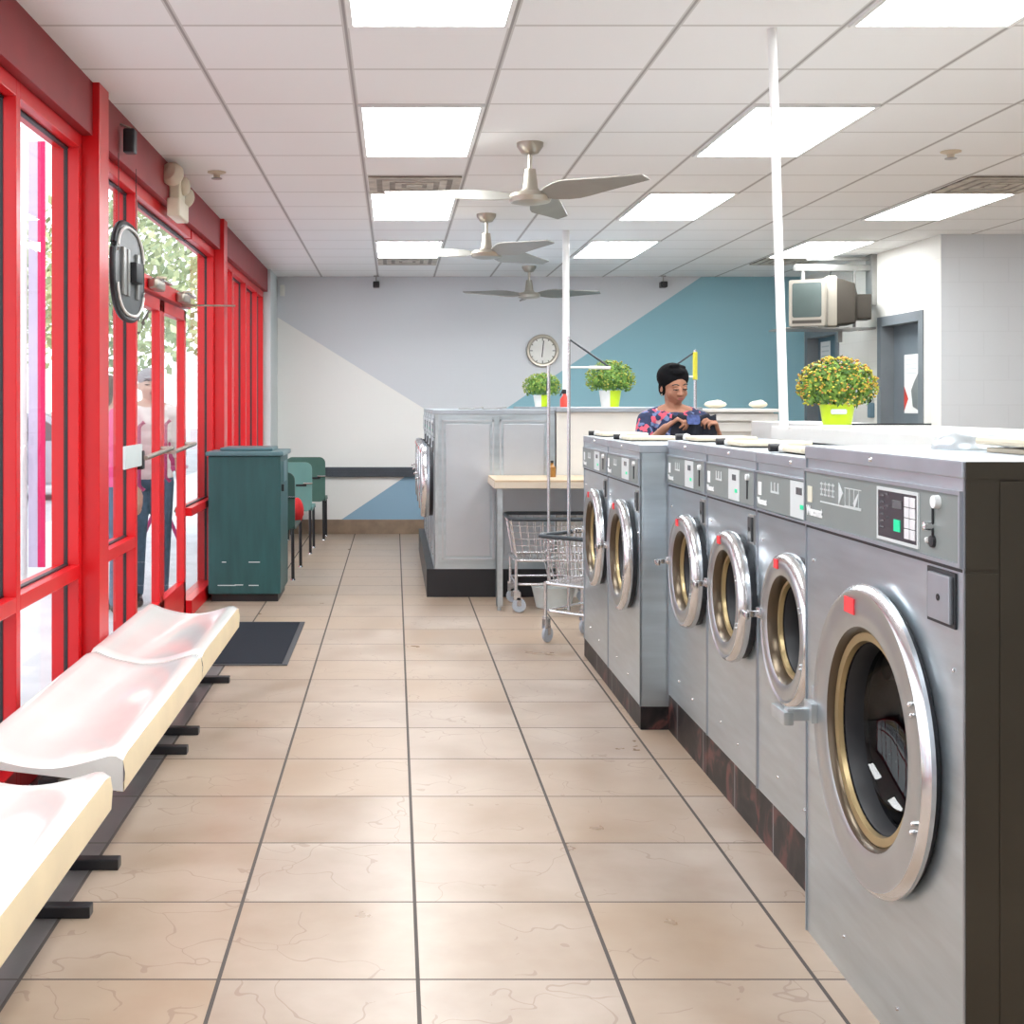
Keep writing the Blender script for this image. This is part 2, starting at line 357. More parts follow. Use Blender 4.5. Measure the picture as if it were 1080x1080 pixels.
# ------------------------------------------------------------------ mesh builder
class MB:
    def __init__(s): s.bm = bmesh.new()
    def box(s, a, b, bev=0.0, seg=2):
        a = Vector(a); b = Vector(b); c = (a + b) / 2; d = b - a
        r = bmesh.ops.create_cube(s.bm, size=1.0)
        for v in r['verts']: v.co = Vector((v.co.x * d.x, v.co.y * d.y, v.co.z * d.z)) + c
        if bev > 0:
            es = list({e for v in r['verts'] for e in v.link_edges})
            bmesh.ops.bevel(s.bm, geom=es, offset=bev, segments=seg, profile=0.6, affect='EDGES')
        return s
    def tube(s, pts, r, seg=8, closed=False, r2=None):
        pts = [Vector(p) for p in pts]; n = len(pts); rings = []
        for i, p in enumerate(pts):
            if closed: t = (pts[(i + 1) % n] - pts[i - 1]).normalized()
            elif i == 0: t = (pts[1] - pts[0]).normalized()
            elif i == n - 1: t = (pts[-1] - pts[-2]).normalized()
            else: t = ((pts[i + 1] - p).normalized() + (p - pts[i - 1]).normalized()).normalized()
            up = Vector((0, 0, 1)) if abs(t.z) < 0.9 else Vector((0, 1, 0))
            u = t.cross(up).normalized(); w = u.cross(t).normalized()
            rr = r if r2 is None else r + (r2 - r) * i / (n - 1)
            rings.append([s.bm.verts.new(p + (u * math.cos(2 * PI * k / seg) + w * math.sin(2 * PI * k / seg)) * rr) for k in range(seg)])
        m = n if closed else n - 1
        for i in range(m):
            a = rings[i]; b = rings[(i + 1) % n]
            for k in range(seg): s.bm.faces.new((a[k], a[(k + 1) % seg], b[(k + 1) % seg], b[k]))
        if not closed:
            s.bm.faces.new(rings[0][::-1]); s.bm.faces.new(rings[-1])
        return s
    def lathe(s, prof, c=(0, 0, 0), axis='z', seg=32, cap=False):
        """prof = [(radius, height)]; axis direction"""
        c = Vector(c); rings = []
        for (r, h) in prof:
            ring = []
            for k in range(seg):
                a = 2 * PI * k / seg; x, y = r * math.cos(a), r * math.sin(a)
                if axis == 'z': v = Vector((x, y, h))
                elif axis == 'x': v = Vector((h, x, y))
                else: v = Vector((x, h, y))
                ring.append(s.bm.verts.new(c + v))
            rings.append(ring)
        for i in range(len(rings) - 1):
            a, b = rings[i], rings[i + 1]
            for k in range(seg): s.bm.faces.new((a[k], a[(k + 1) % seg], b[(k + 1) % seg], b[k]))
        if cap:
            s.bm.faces.new(rings[0][::-1]); s.bm.faces.new(rings[-1])
        return s
    def ball(s, c, r, sub=2, rot=None):
        if isinstance(r, (int, float)): r = (r, r, r)
        o = bmesh.ops.create_icosphere(s.bm, subdivisions=sub, radius=1.0)
        R = rot.to_matrix() if rot else Matrix.Identity(3)
        for v in o['verts']: v.co = R @ Vector((v.co.x * r[0], v.co.y * r[1], v.co.z * r[2])) + Vector(c)
        return s
    def limb(s, a, b, ra, rb, seg=14):
        a = Vector(a); b = Vector(b)
        s.tube([a, b], ra, seg, r2=rb); s.ball(a, ra, 2); s.ball(b, rb, 2); return s
    def prism(s, poly, axis, lo, hi, bev=0.0):
        """poly = 2-D points in the plane normal to axis (x: (y,z), y: (x,z), z: (x,y))"""
        def mk(p, h):
            if axis == 'x': return (h, p[0], p[1])
            if axis == 'y': return (p[0], h, p[1])
            return (p[0], p[1], h)
        a = [s.bm.verts.new(mk(p, lo)) for p in poly]; b = [s.bm.verts.new(mk(p, hi)) for p in poly]
        n = len(poly); fs = [s.bm.faces.new(a[::-1]), s.bm.faces.new(b)]
        for i in range(n): fs.append(s.bm.faces.new((a[i], a[(i + 1) % n], b[(i + 1) % n], b[i])))
        if bev:
            es = list({e for f in fs[:2] for e in f.edges})
            bmesh.ops.bevel(s.bm, geom=es, offset=bev, segments=2, affect='EDGES')
        return s
    def holeplate(s, y0, y1, z0, z1, cy, cz, r, x, seg=48):
        """rectangle in plane x with a round hole"""
        o = []; i_ = []
        for k in range(seg):
            a = 2 * PI * k / seg; dy, dz = math.cos(a), math.sin(a)
            t = 1e9
            if dy > 1e-9: t = min(t, (y1 - cy) / dy)
            if dy < -1e-9: t = min(t, (y0 - cy) / dy)
            if dz > 1e-9: t = min(t, (z1 - cz) / dz)
            if dz < -1e-9: t = min(t, (z0 - cz) / dz)
            o.append([cy + dy * t, cz + dz * t]); i_.append((cy + dy * r, cz + dz * r))
        for (qy, qz) in ((y0, z0), (y0, z1), (y1, z0), (y1, z1)):
            k = min(range(seg), key=lambda q: (o[q][0] - qy) ** 2 + (o[q][1] - qz) ** 2)
            o[k] = [qy, qz]
        O = [s.bm.verts.new((x, *p)) for p in o]; I = [s.bm.verts.new((x, *p)) for p in i_]
        for k in range(seg): s.bm.faces.new((O[k], O[(k + 1) % seg], I[(k + 1) % seg], I[k]))
        return s
    def xf(s, M4):
        bmesh.ops.transform(s.bm, matrix=M4, verts=s.bm.verts); return s
    def build(s, name, mat, parent=None, smooth=True, mats=None):
        bmesh.ops.recalc_face_normals(s.bm, faces=s.bm.faces)
        me = bpy.data.meshes.new(name); s.bm.to_mesh(me); s.bm.free()
        me.materials.append(mat)
        if mats:
            for q in mats: me.materials.append(q)
        if smooth:
            for p in me.polygons: p.use_smooth = True
            try: me.set_sharp_from_angle(angle=math.radians(40))
            except Exception: pass
        o = bpy.data.objects.new(name, me); COL.objects.link(o)
        if parent: o.parent = parent
        return o

def tag(o, label, cat, group=None, kind=None):
    o['label'] = label; o['category'] = cat
    if group: o['group'] = group
    if kind: o['kind'] = kind
    return o
def thing(name, loc, label, cat, group=None, rz=0.0):
    o = bpy.data.objects.new(name, None); COL.objects.link(o); o.empty_display_size = 0.1
    o.location = loc; o.rotation_euler = (0, 0, rz)
    return tag(o, label, cat, group)
def struct(o): o['kind'] = 'structure'; return o
def sroot(name, loc=(0, 0, 0)):
    o = bpy.data.objects.new(name, None); COL.objects.link(o); o.location = loc
    o['kind'] = 'structure'; return o
def rrect(w, h, r, n=5, cx=0, cy=0):
    pts = []
    for (sx, sy, a0) in ((1, 1, 0), (-1, 1, 90), (-1, -1, 180), (1, -1, 270)):
        for k in range(n + 1):
            a = math.radians(a0 + 90 * k / n)
            pts.append((cx + sx * (w / 2 - r) + r * math.cos(a), cy + sy * (h / 2 - r) + r * math.sin(a)))
    return pts
def text_mesh(body, size, mat, name, parent, loc, rot, ext=0.0006, bold=0.0, sx=1.0):
    cu = bpy.data.curves.new('t', 'FONT'); cu.body = body; cu.size = size; cu.extrude = ext; cu.offset = bold
    cu.align_x = 'LEFT'
    t = bpy.data.objects.new('t', cu); COL.objects.link(t)
    dg = bpy.context.evaluated_depsgraph_get()
    me = bpy.data.meshes.new_from_object(t.evaluated_get(dg)); bpy.data.objects.remove(t)
    me.materials.clear(); me.materials.append(mat); me.name = name
    o = bpy.data.objects.new(name, me); COL.objects.link(o); o.parent = parent
    o.location = loc; o.rotation_euler = rot; o.scale = (sx, 1, 1)
    return o

H = 2.79      # ceiling height
YB = 13.87    # back wall
# ------------------------------------------------------------------ room shell
struct(MB().box((-1.50, -2.0, -0.1), (7.2, YB + .15, 0)).build('floor', M['floor'], smooth=False))
struct(MB().box((-1.50, -2.0, H), (7.2, YB + .15, H + 0.1)).build('ceiling', M['ceiling'], smooth=False))
struct(MB().box((-1.50, YB, 0), (4.45, YB + .15, H)).build('wall_back', M['mural'], smooth=False))
# right wing: wall with two doors (plane x=4.45), then wall facing the camera at y=10.4
WX = 4.45
def wall_with_openings():
    mb = MB(); ops_ = [(10.82, 11.66), (12.86, 13.74)]; top = 2.12
    y = 10.4
    for a, b in ops_:
        mb.box((WX, y, 0), (WX + .16, a, H)); mb.box((WX, a, top), (WX + .16, b, H)); y = b
    mb.box((WX, y, 0), (WX + .16, YB, H))
    return mb.build('wall_right', M['wall_cream'], smooth=False)
struct(wall_with_openings())
struct(MB().box((WX + .16, 10.4, 0), (7.2, 10.56, H)).box((WX+.001, 10.399, 0), (WX + .161, 10.401, H)).build('wall_right_wing', M['wall_pale'], smooth=False))
struct(MB().box((7.05, -2.0, 0), (7.2, 10.4, H)).build('wall_far_right', M['wall_plain'], smooth=False))
struct(MB().box((-1.5, -2.15, 0), (7.2, -2.0, H)).build('wall_front', M['wall_plain'], smooth=False))
struct(MB().box((-1.50, -2.0, 0), (-1.34, -0.1, H)).build('wall_left', M['wall_plain'], smooth=False))
struct(MB().box((-1.46, 13.1, 0), (-1.27, YB, H), 0.004).build('trim_1', M['column'], smooth=False))
struct(MB().box((-1.27, YB - .02, 0), (4.45, YB, 0.155), 0.004).build('baseboard_back', M['basetile'], smooth=False))
struct(MB().box((WX - .02, 10.4, 0), (WX, 10.70, 0.155), 0.004).box((WX-.02, 11.80, 0), (WX, 12.76, .155), .004).build('baseboard_right', M['basetile'], smooth=False))
struct(MB().box((-1.27, YB - .045, 0.62), (0.30, YB, 0.725), 0.008).box((-1.27, YB - .05, 0.668), (0.30, YB - .044, 0.676)).build('trim_2', M['rail'], smooth=False))

# ------------------------------------------------------------------ red storefront
ZT0, ZT1 = 0.66, 0.715
def pane(y0, y1, z0, z1, parent):
    return MB().box((-1.403, y0, z0), (-1.397, y1, z1)).build('pane', M['glass'], parent, smooth=False)
def mullion(y, parent, z0=0, z1=2.56):
    MB().box((-1.462, y - .026, z0), (-1.345, y + .026, z1), 0.003).build('mullion', M['red'], parent, smooth=False)
    MB().box((-1.409, y - .030, z0 + .1), (-1.393, y + .030, z1 - .06)).build('gasket', M['gasket'], parent, smooth=False)
bays = [(-0.1, .83), (.83, 1.77), (1.77, 2.70), (2.70, 3.64), (3.64, 4.57), (4.57, 5.47), (5.71, 6.66), (8.46, 9.50), (9.74, 10.6), (10.6, 11.57), (11.57, 12.5), (12.5, 13.07)]
wi = 1
for (a, b) in bays:
    w = sroot('window_%d' % wi); wi += 1
    a2, b2 = a + .026, b - .026
    mullion(b, w)
    if a in (5.71, 9.74, -0.1): mullion(a, w)
    MB().box((-1.455, a2, 0), (-1.345, b2, 0.10), .003).build('sill_rail', M['red'], w, smooth=False)
    MB().box((-1.455, a2, ZT0), (-1.345, b2, ZT1), .003).build('transom', M['red'], w, smooth=False)
    MB().box((-1.455, a2, 2.50), (-1.345, b2, 2.56), .003).build('top_rail', M['red'], w, smooth=False)
    MB().box((-1.41, a2, ZT1), (-1.39, b2, ZT1 + .008)).box((-1.41, a2, 2.49), (-1.39, b2, 2.50)).build('gasket_strip', M['gasket'], w, smooth=False)
    pane(a2, b2, 0.10, ZT0, w); pane(a2, b2, ZT1, 2.50, w)
for i, (a, b) in enumerate(((5.50, 5.68), (9.53, 9.71))):
    struct(MB().box((-1.462, a, 0), (-1.27, b, H), .004).build('trim_%d' % (3 + i), M['red'], smooth=False))
struct(MB().box((-1.50, -0.1, 2.56), (-1.30, 13.1, H)).build('wall_left_header', M['red_shaded'], smooth=False))

# double glass door
dr = sroot('door_1')
MB().box((-1.455, 6.686, 2.03), (-1.345, 8.434, 2.11), .003).box((-1.455, 6.686, 2.50), (-1.345, 8.434, 2.56), .003).build('door_header', M['red'], dr, smooth=False)
MB().box((-1.41, 6.69, 2.485), (-1.39, 8.43, 2.50)).box((-1.41, 6.69, 2.11), (-1.39, 8.43, 2.118)).build('gasket_strip', M['gasket'], dr, smooth=False)
pane(6.686, 8.434, 2.11, 2.50, dr)
MB().box((-1.46, 6.67, 0), (-1.34, 8.45, 0.012)).build('threshold', M['galv'], dr, smooth=False)
for (a, b) in ((6.70, 7.555), (7.565, 8.42)):
    lf = MB().box((-1.425, a, .015), (-1.375, a + .07, 2.02), .003).box((-1.425, b - .07, .015), (-1.375, b, 2.02), .003)\
        .box((-1.425, a, .015), (-1.375, b, .24), .003).box((-1.425, a, 1.95), (-1.375, b, 2.02), .003).build('door_leaf', M['red'], dr, smooth=False)
    MB().box((-1.403, a + .07, .24), (-1.397, b - .07, 1.95)).build('pane', M['glass'], lf, smooth=False)
    MB().tube([(-1.31, a + .03, 1.12), (-1.31, b - .03, 1.145)], .013, 10).tube([(-1.375, a + .04, 1.12), (-1.31, a + .04, 1.12)], .012, 8)\
        .tube([(-1.375, b - .04, 1.145), (-1.31, b - .04, 1.145)], .012, 8).build('push_bar', M['nickel'], lf)
    MB().tube([(-1.46, b - .1, .9), (-1.49, b - .1, .93), (-1.49, b - .1, 1.27), (-1.46, b - .1, 1.3)], .012, 8).build('pull_handle', M['burgundy'], lf)
MB().box((-1.34, 6.30, 1.08), (-1.325, 6.72, 1.195), .004).build('lock_plate', M['lockplate'], dr, smooth=False)
MB().box((-1.375, 6.70, 1.06), (-1.32, 6.76, 1.16), .008).build('lock_body', M['black'], dr, smooth=False)
# overhead closers fixed on the door header
for i, (y0, lab) in enumerate(((6.95, 'silver overhead door closer on the red transom nearest the camera, over the first leaf'),
                               (7.85, 'silver overhead door closer with long thin rod over the farther door leaf'))):
    t = thing('door_closer', (-1.345, y0, 2.02), lab, 'door closer', 'overhead door closers above the red doors')
    MB().box((0.0, 0, 0.015), (0.055, .26, .075), .018, 3).build('closer_body', M['nickel'], t)
    MB().box((0.02, .20, .076), (0.05, .52, .086), .003).box((0.02, .22, .07), (.05, .25, .09), .003).build('closer_arm', M['bracket'], t, smooth=False)
    MB().lathe([(0.001, .088), (.03, .088), (.03, .10), (.001, .10)], (.035, .23, 0), seg=14).build('pivot_cap', M['beige'], t)
    if i: MB().tube([(.05, .24, .01), (.33, .30, .012)], .006, 8).box((.0, .23, -.002), (.06, .25, .02)).build('hold_rod', M['nickel'], t)

# ------------------------------------------------------------------ outside
struct(MB().box((-60, -6, -.22), (-4.2, 80, -.12)).build('ground_outside', M['asphalt'], smooth=False))
struct(MB().box((-4.2, -6, -.12), (-1.50, 80, -.02)).build('ground_pavement', M['pave'], smooth=False))

# ------------------------------------------------------------------ ceiling fixtures
GX = [(-.18, .43, 'left'), (1.65, 2.26, 'middle'), (3.48, 4.09, 'right')]
rows = [(1.02, 'overhead'), (3.46, 'fourth nearest'), (5.90, 'nearest'), (8.34, 'second'), (10.78, 'farthest')]
rown = {1.02: 'directly above the camera', 3.46: 'above the front of the room', 5.90: 'nearest fully in view', 8.34: 'in the middle of its column', 10.78: 'nearest the mural wall'}
for (x0, x1, cn) in GX:
    for (y0, rn) in rows:
        t = thing('ceiling_light', ((x0 + x1) / 2, y0 + .61, H - .012), 'lit rectangular ceiling troffer in the %s column of lights, %s' % (cn, rown[y0]), 'ceiling light', 'ceiling troffers')
        w = .305; l = .61
        MB().box((-w + .01, -l + .01, 0), (w - .01, -l + .03, .012)).box((-w + .01, l - .03, 0), (w - .01, l - .01, .012))\
            .box((-w + .01, -l + .03, 0), (-w + .03, l - .03, .012)).box((w - .03, -l + .03, 0), (w - .01, l - .03, .012)).build('frame', M['whitepaint'], t, smooth=False)
        MB().box((-w + .03, -l + .03, .002), (w - .03, l - .03, .010)).build('diffuser', M['panel_light'], t, smooth=False)
def vent(x0, y0, lab):
    t = thing('ceiling_vent', (x0 + .305, y0 + .305, H - .014), lab, 'ceiling vent', 'dusty ceiling vents')
    q = .285
    MB().box((-q, -q, .004), (q, q, .013)).build('backing', M['ventdark'], t, smooth=False)
    mb = MB()
    for r0, r1 in ((.285, .235), (.20, .155), (.12, .08)):
        mb.box((-r0, -r0, 0), (r0, -r1, .006)).box((-r0, r1, 0), (r0, r0, .006)).box((-r0, -r1, 0), (-r1, r1, .006)).box((r1, -r1, 0), (r0, r1, .006))
    mb.build('louvre', M['vent'], t, smooth=False)
    MB().box((-.05, -.05, -.002), (.05, .05, .006)).build('centre_plate', M['vent'], t, smooth=False)
vent(-.18, 7.73, 'dusty square ceiling vent between two lit panels, above the nearest fan')
vent(-.18, 12.0, 'thin dusty ceiling vent just beyond the farthest light of the left column')
vent(3.48, 7.73, 'stained square ceiling vent in front of the right hand light panel')
vent(3.48, 12.0, 'dark ceiling vent beyond the far right light, above the televisions')
for (x, y, lab) in ((-1.06, 7.62, 'small beige ceiling sprinkler head near the emergency light'), (3.05, 7.0, 'small round sprinkler head in the ceiling at upper right')):
    t = thing('sprinkler_head', (x, y, H), lab, 'sprinkler')
    MB().lathe([(.001, 0), (.055, 0), (.055, -.006), (.02, -.016), (.018, -.035), (.001, -.035)], seg=20).build('escutcheon', M['beige'], t)
    MB().lathe([(.001, -.036), (.032, -.038), (.032, -.043), (.001, -.045)], seg=16).build('deflector', M['bracket'], t)

def fan(x, y, angs, R, lab, zm=2.5):
    t = thing('ceiling_fan', (x, y, H), lab, 'ceiling fan', 'three blade ceiling fans')
    d = zm - H
    MB().lathe([(.001, 0), (.072, 0), (.070, -.02), (.045, -.055), (.022, -.062), (.001, -.062)], seg=28).build('canopy', M['nickel'], t)
    MB().lathe([(.013, -.06), (.013, d + .13)], seg=14).build('downrod', M['nickel'], t)
    MB().lathe([(.001, d + .15), (.03, d + .15), (.042, d + .05), (.055, d + .03), (.105, d + .02), (.118, d), (.105, d - .025), (.06, d - .035), (.001, d - .037)], seg=32).build('motor_housing', M['nickel'], t)
    for a in angs:
        mb = MB(); n = 10; top = []; 
        prof = []
        for i in range(n + 1):
            u = i / n; r = .09 + (R - .09) * u
            wl = .03 + .060 * math.sin(min(1, u * 3.2) * PI / 2) - .055 * max(0, u - .35) / .65
            tw = -0.55 * (1 - u * .5)
            prof.append((r, wl, tw))
        vs = []
        for (r, w, tw) in prof:
            row = []
            for (q, zz) in ((-w, 0), (w * .8, 0), (w * .8, .006), (-w, .006)):
                row.append(mb.bm.verts.new((r, q * math.cos(tw), q * math.sin(tw) + zz + d)))
            vs.append(row)
        for i in range(n):
            for k in range(4): mb.bm.faces.new((vs[i][k], vs[i][(k + 1) % 4], vs[i + 1][(k + 1) % 4], vs[i + 1][k]))
        mb.bm.faces.new(vs[0]); mb.bm.faces.new(vs[-1][::-1])
        mb.xf(Matrix.Rotation(math.radians(a), 4, 'Z'))
        mb.build('blade', M['blade'], t)
fan(.72, 6.78, (-50, 70, 190), .78, 'nearest brushed nickel three blade ceiling fan, largest of the three')
fan(.67, 9.31, (-60, 50, 185), .78, 'middle one of three brushed nickel ceiling fans')
fan(1.35, 12.8, (-22, -158, 90), .72, 'farthest nickel ceiling fan, in front of the mural wall')

# white conduit poles
t = tag(MB().tube([(1.44, 4.72, 1.311), (1.395, 4.72, H)], .0165, 16).build('conduit_pole', M['whitepaint']), 'thick white pole rising from the near washer bulkhead to the ceiling', 'pole')
t = tag(MB().tube([(1.37, 10.2, 1.385), (1.37, 10.2, H)], .028, 16).build('conduit_pole', M['whitepaint']), 'white pole from the far counter up to the ceiling, between the two small plants', 'pole')

# ------------------------------------------------------------------ washers
def washer(name, xf, y0, y1, ztop, zbot, dy, dz, R, Rin, prot, pz0, depth, lab, group, big=False, side='steel', base='marble', detail=True, basedx=0.0, left=False, cat='washing machine'):
    yc = (y0 + y1) / 2
    t = thing(name, (xf, yc, 0), lab, cat, group)
    hw = (y1 - y0) / 2 - .0025
    cy = dy - yc; cz = dz; Rh = Rin + .004
    lid = .035
    pz1 = ztop - lid - .028 if big else ztop - lid - .03
    # cabinet shell
    mb = MB()
    mb.holeplate(-hw, hw, zbot, pz0, cy, cz, Rh, 0.0)
    z1 = ztop - lid
    def q(*p): mb.bm.faces.new([mb.bm.verts.new(v) for v in p])
    q((0, -hw, pz0), (0, hw, pz0), (0, hw, z1), (0, -hw, z1))
    q((depth, -hw, zbot), (depth, hw, zbot), (depth, hw, z1), (depth, -hw, z1))
    q((0, hw, zbot), (depth, hw, zbot), (depth, hw, z1), (0, hw, z1))
    q((0, -hw, zbot), (depth, -hw, zbot), (depth, hw, zbot), (0, hw, zbot))
    q((0, -hw, z1), (depth, -hw, z1), (depth, hw, z1), (0, hw, z1))
    if side != 'dark': q((0, -hw, zbot), (depth, -hw, zbot), (depth, -hw, z1), (0, -hw, z1))
    mb.build('cabinet', M['steel'], t, smooth=False)
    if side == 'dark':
        MB().box((0.0, -hw - .002, zbot), (.062, -hw, pz0 - .004)).box((0.0, -hw - .002, pz0 + .004), (.062, -hw, z1)).box((.066, -hw - .002, zbot), (depth, -hw, z1 - .006)).box((0, -hw - .0005, zbot), (depth, -hw + .001, z1)).build('side_panel', M['reflectside'], t, smooth=False)
    # seam trim (bright edge along near and far side of the front)
    for ea in (-hw, hw - .004): MB().box((-.004, ea, zbot), (.004, ea + .004, z1)).build('edge_trim', M['bandsteel'], t, smooth=False)
    # lid / worktop
    l = MB().box((-.006, -hw, ztop - lid), (depth, hw, ztop), .004).build('top_lid', M['bandsteel'], t, smooth=False)
    if side == 'dark': MB().box((.0, -hw - .003, ztop - lid), (depth, -hw - .0005, ztop - .002)).build('lid_edge', M['reflectside'], l, smooth=False)
    MB().lathe([(.001, -.012), (.006, -.010), (.008, -.005)], (0, .0, ztop - lid * .5), 'x', 10).build('screw', M['chrome'], l)
    # control panel
    cp = MB().box((-.006, -hw + .008, pz0 + .012), (.002, hw - .008, pz1), .003).build('control_panel', M['ctrl'] if not left else M['steel'], t, smooth=False)
    fr = MB(); a0, a1 = -hw + .004, hw - .004; b0, b1 = pz0 + .006, pz1 + .004; wd = .005 if not big else .008
    for (ya, yb, za, zb) in ((a0, a1, b0, b0 + wd), (a0, a1, b1 - wd, b1), (a0, a0 + wd, b0 + wd, b1 - wd), (a1 - wd, a1, b0 + wd, b1 - wd)):
        fr.box((-.010, ya, za), (-.002, yb, zb))
    fr.build('panel_frame', M['bandsteel'], cp, smooth=False)
    MB().box((-.002, -hw, pz0 - .003), (.004, hw, pz0 + .003)).build('panel_seam', M['gasket'], cp, smooth=False)
    ph = pz1 - pz0
    if detail:
        # logo and wordmark at the far (left as seen) end
        MB().box((-.0075, hw - .065, pz0 + ph * .44), (-.006, hw - .03, pz0 + ph * .44 + .042)).build('badge', M['cream_ink' if big else 'white_ink'], cp, smooth=False)
        text_mesh('Wascomat', .034 if big else .028, M['white_ink'], 'wordmark', cp, (-.0075, hw - .022, pz0 + ph * .22), (PI / 2, 0, -PI / 2), bold=.0012, sx=.82)
    if big:
        # instruction diagrams
        mb = MB()
        yy = hw - .13
        for i in range(4):
            for k in range(3):
                z = pz0 + ph * .60 + k * .014
                mb.box((-.0075, yy - i * .028 - .018, z), (-.006, yy - i * .028, z + .004))
            mb.box((-.0075, yy - i * .028 - .010, pz0 + ph * .60), (-.006, yy - i * .028 - .007, pz0 + ph * .60 + .035))
        y2 = yy - .135
        mb.box((-.0075, y2 - .15, pz0 + ph * .50 - .003), (-.006, yy + .0, pz0 + ph * .50 + .0005))
        mb.prism([(y2, pz0 + ph * .50), (y2, pz0 + ph * .50 + .055), (y2 - .030, pz0 + ph * .50 + .03)], 'x', -.0075, -.006)
        for i in range(4):
            mb.box((-.0075, y2 - .045 - i * .03, pz0 + ph * .5), (-.006, y2 - .043 - i * .03, pz0 + ph * .5 + .045))
        mb.box((-.0075, y2 - .15, pz0 + ph * .50), (-.006, y2 - .04, pz0 + ph * .50 + .003)).box((-.0075, y2 - .15, pz0 + ph * .50 + .044), (-.006, y2 - .04, pz0 + ph * .5 + .046))
        mb.prism([(y2 - .10, pz0 + ph * .5 + .012), (y2 - .112, pz0 + ph * .5), (y2 - .136, pz0 + ph * .5 + .034), (y2 - .130, pz0 + ph * .5 + .036)], 'x', -.0078, -.006)
        mb.build('instructions', M['ctrl_light'], cp, smooth=False)
        ky1 = -.052; ky0 = -.266; kz0 = pz0 + .028; kz1 = pz0 + ph * .87
        kf = MB()
        for (ya, yb, za, zb) in ((ky0 - .007, ky1 + .007, kz0 - .007, kz0), (ky0 - .007, ky1 + .007, kz1, kz1 + .007), (ky0 - .007, ky0, kz0, kz1), (ky1, ky1 + .007, kz0, kz1)):
            kf.box((-.0095, ya, za), (-.006, yb, zb))
        kp = MB().box((-.0085, ky0, kz0), (-.006, ky1, kz1)).build('keypad', M['keydark'], t, smooth=False)
        kf.build('keypad_frame', M['ctrl_light'], kp, smooth=False)
        kh = (kz1 - kz0)
        for k in range(4):
            for j in range(2):
                z = kz0 + .008 + k * (kh - .012) / 4
                MB().box((-.0105, ky0 + .008 + j * .030, z), (-.008, ky0 + .034 + j * .030, z + kh * .205), .001).build('key', M['keywhite'], kp, smooth=False)
        MB().box((-.0105, ky0 + .088, kz0 + kh * .18), (-.008, ky0 + .122, kz0 + kh * .43), .001).build('start_key', M['green_led'], kp, smooth=False)
        MB().box((-.0105, ky0 + .078, kz0 + kh * .66), (-.008, ky0 + .130, kz0 + kh * .84), .001).build('display', M['lcd'], kp, smooth=False)
        mk = MB()
        for k in range(6):
            mk.box((-.0095, ky1 - .035, kz0 + .02 + k * kh * .135), (-.008, ky1 - .012, kz0 + .024 + k * kh * .135))
            if k % 2: mk.box((-.0095, ky1 - .060, kz0 + .03 + k * kh * .125), (-.008, ky1 - .044, kz0 + .034 + k * kh * .125))
        mk.build('key_legend', M['lcd'], kp, smooth=False)
        # coin slide
        cs = MB().tube([(-.008, -.342, pz0 + .045), (-.008, -.342, pz0 + ph * .83)], .0025, 6).build('coin_slide', M['gasket'], t)
        MB().lathe([(.001, -.020), (.013, -.018), (.014, -.006)], (0, -.365, pz0 + ph * .84), 'x', 16).build('coin_knob', M['white_ink'], cs)
        MB().lathe([(.001, -.026), (.009, -.024), (.010, -.006)], (0, -.335, pz0 + ph * .50), 'x', 16).build('slide_knob', M['chrome'], cs)
        MB().lathe([(.001, -.014), (.012, -.012), (.013, -.006)], (0, -.342, pz0 + .045), 'x', 16).build('return_button', M['gasket'], cs)
        MB().lathe([(.001, -.012), (.005, -.010), (.006, -.006)], (0, -.312, pz0 + .045), 'x', 12).build('lamp', M['white_ink'], cs)
    else:
        ov = MB().box((-.008, -hw * .42, pz0 + .016), (-.006, -hw * .0, pz1 - .006)).build('keypad', M['ctrl_light'], t, smooth=False)
        MB().box((-.0095, -hw * .30, pz0 + ph * .66), (-.008, -hw * .16, pz0 + ph * .82)).build('display', M['lcd'], ov, smooth=False)
        MB().box((-.0095, -hw * .34, pz0 + ph * .34), (-.008, -hw * .26, pz0 + ph * .44)).build('start_key', M['green_led'], ov, smooth=False)
        mk = MB()
        mk.box((-.0075, hw * .52 - .074, pz0 + ph * .56), (-.006, hw * .52 + .010, pz0 + ph * .61))
        for i in range(3): mk.box((-.0075, hw * .52 - i * .035, pz0 + ph * .60), (-.006, hw * .52 - i * .035 + .008, pz0 + ph * .82))
        mk.build('instructions', M['ctrl_light'], cp, smooth=False)
        cs = MB().tube([(-.008, -hw * .72, pz0 + ph * .25), (-.008, -hw * .72, pz0 + ph * .8)], .0025, 6).build('coin_slide', M['gasket'], t)
        MB().lathe([(.001, -.018), (.010, -.016), (.011, -.006)], (0, -hw * .75, pz0 + ph * .82), 'x', 12).build('coin_knob', M['white_ink'], cs)
    # coin box
    c0 = -hw + (.045 if big else .03); cw = .115 if big else .055; chh = .098 if big else .085; ct = pz0 - (.012 if big else .02)
    cb = MB().box((-.004, c0 - .008, ct - chh - .008), (.001, c0 + cw + .008, ct + .004)).build('coin_box', M['bracket' if not big else 'gasket'], t, smooth=False)
    MB().box((-.012, c0 + .002, ct - chh), (-.003, c0 + cw - .010, ct - .004), .003).build('coin_drawer', M['bandsteel' if big else 'signgrey'], cb, smooth=False)
    MB().lathe([(.001, -.0135), (.007, -.0135), (.007, -.012)], (0, c0 + cw * .45, ct - chh * .52), 'x', 12).build('keyhole', M['dark'], cb)
    # door: black gap gasket, ring, bronze bezel, glass, tub
    dg = MB().lathe([(Rin + .012, .0), (Rin + .012, -prot * .8), (R - .006, -prot * .8), (R - .012, -.001)], (0, cy, cz), 'x', 64).build('door_gasket', M['gasket'], t)
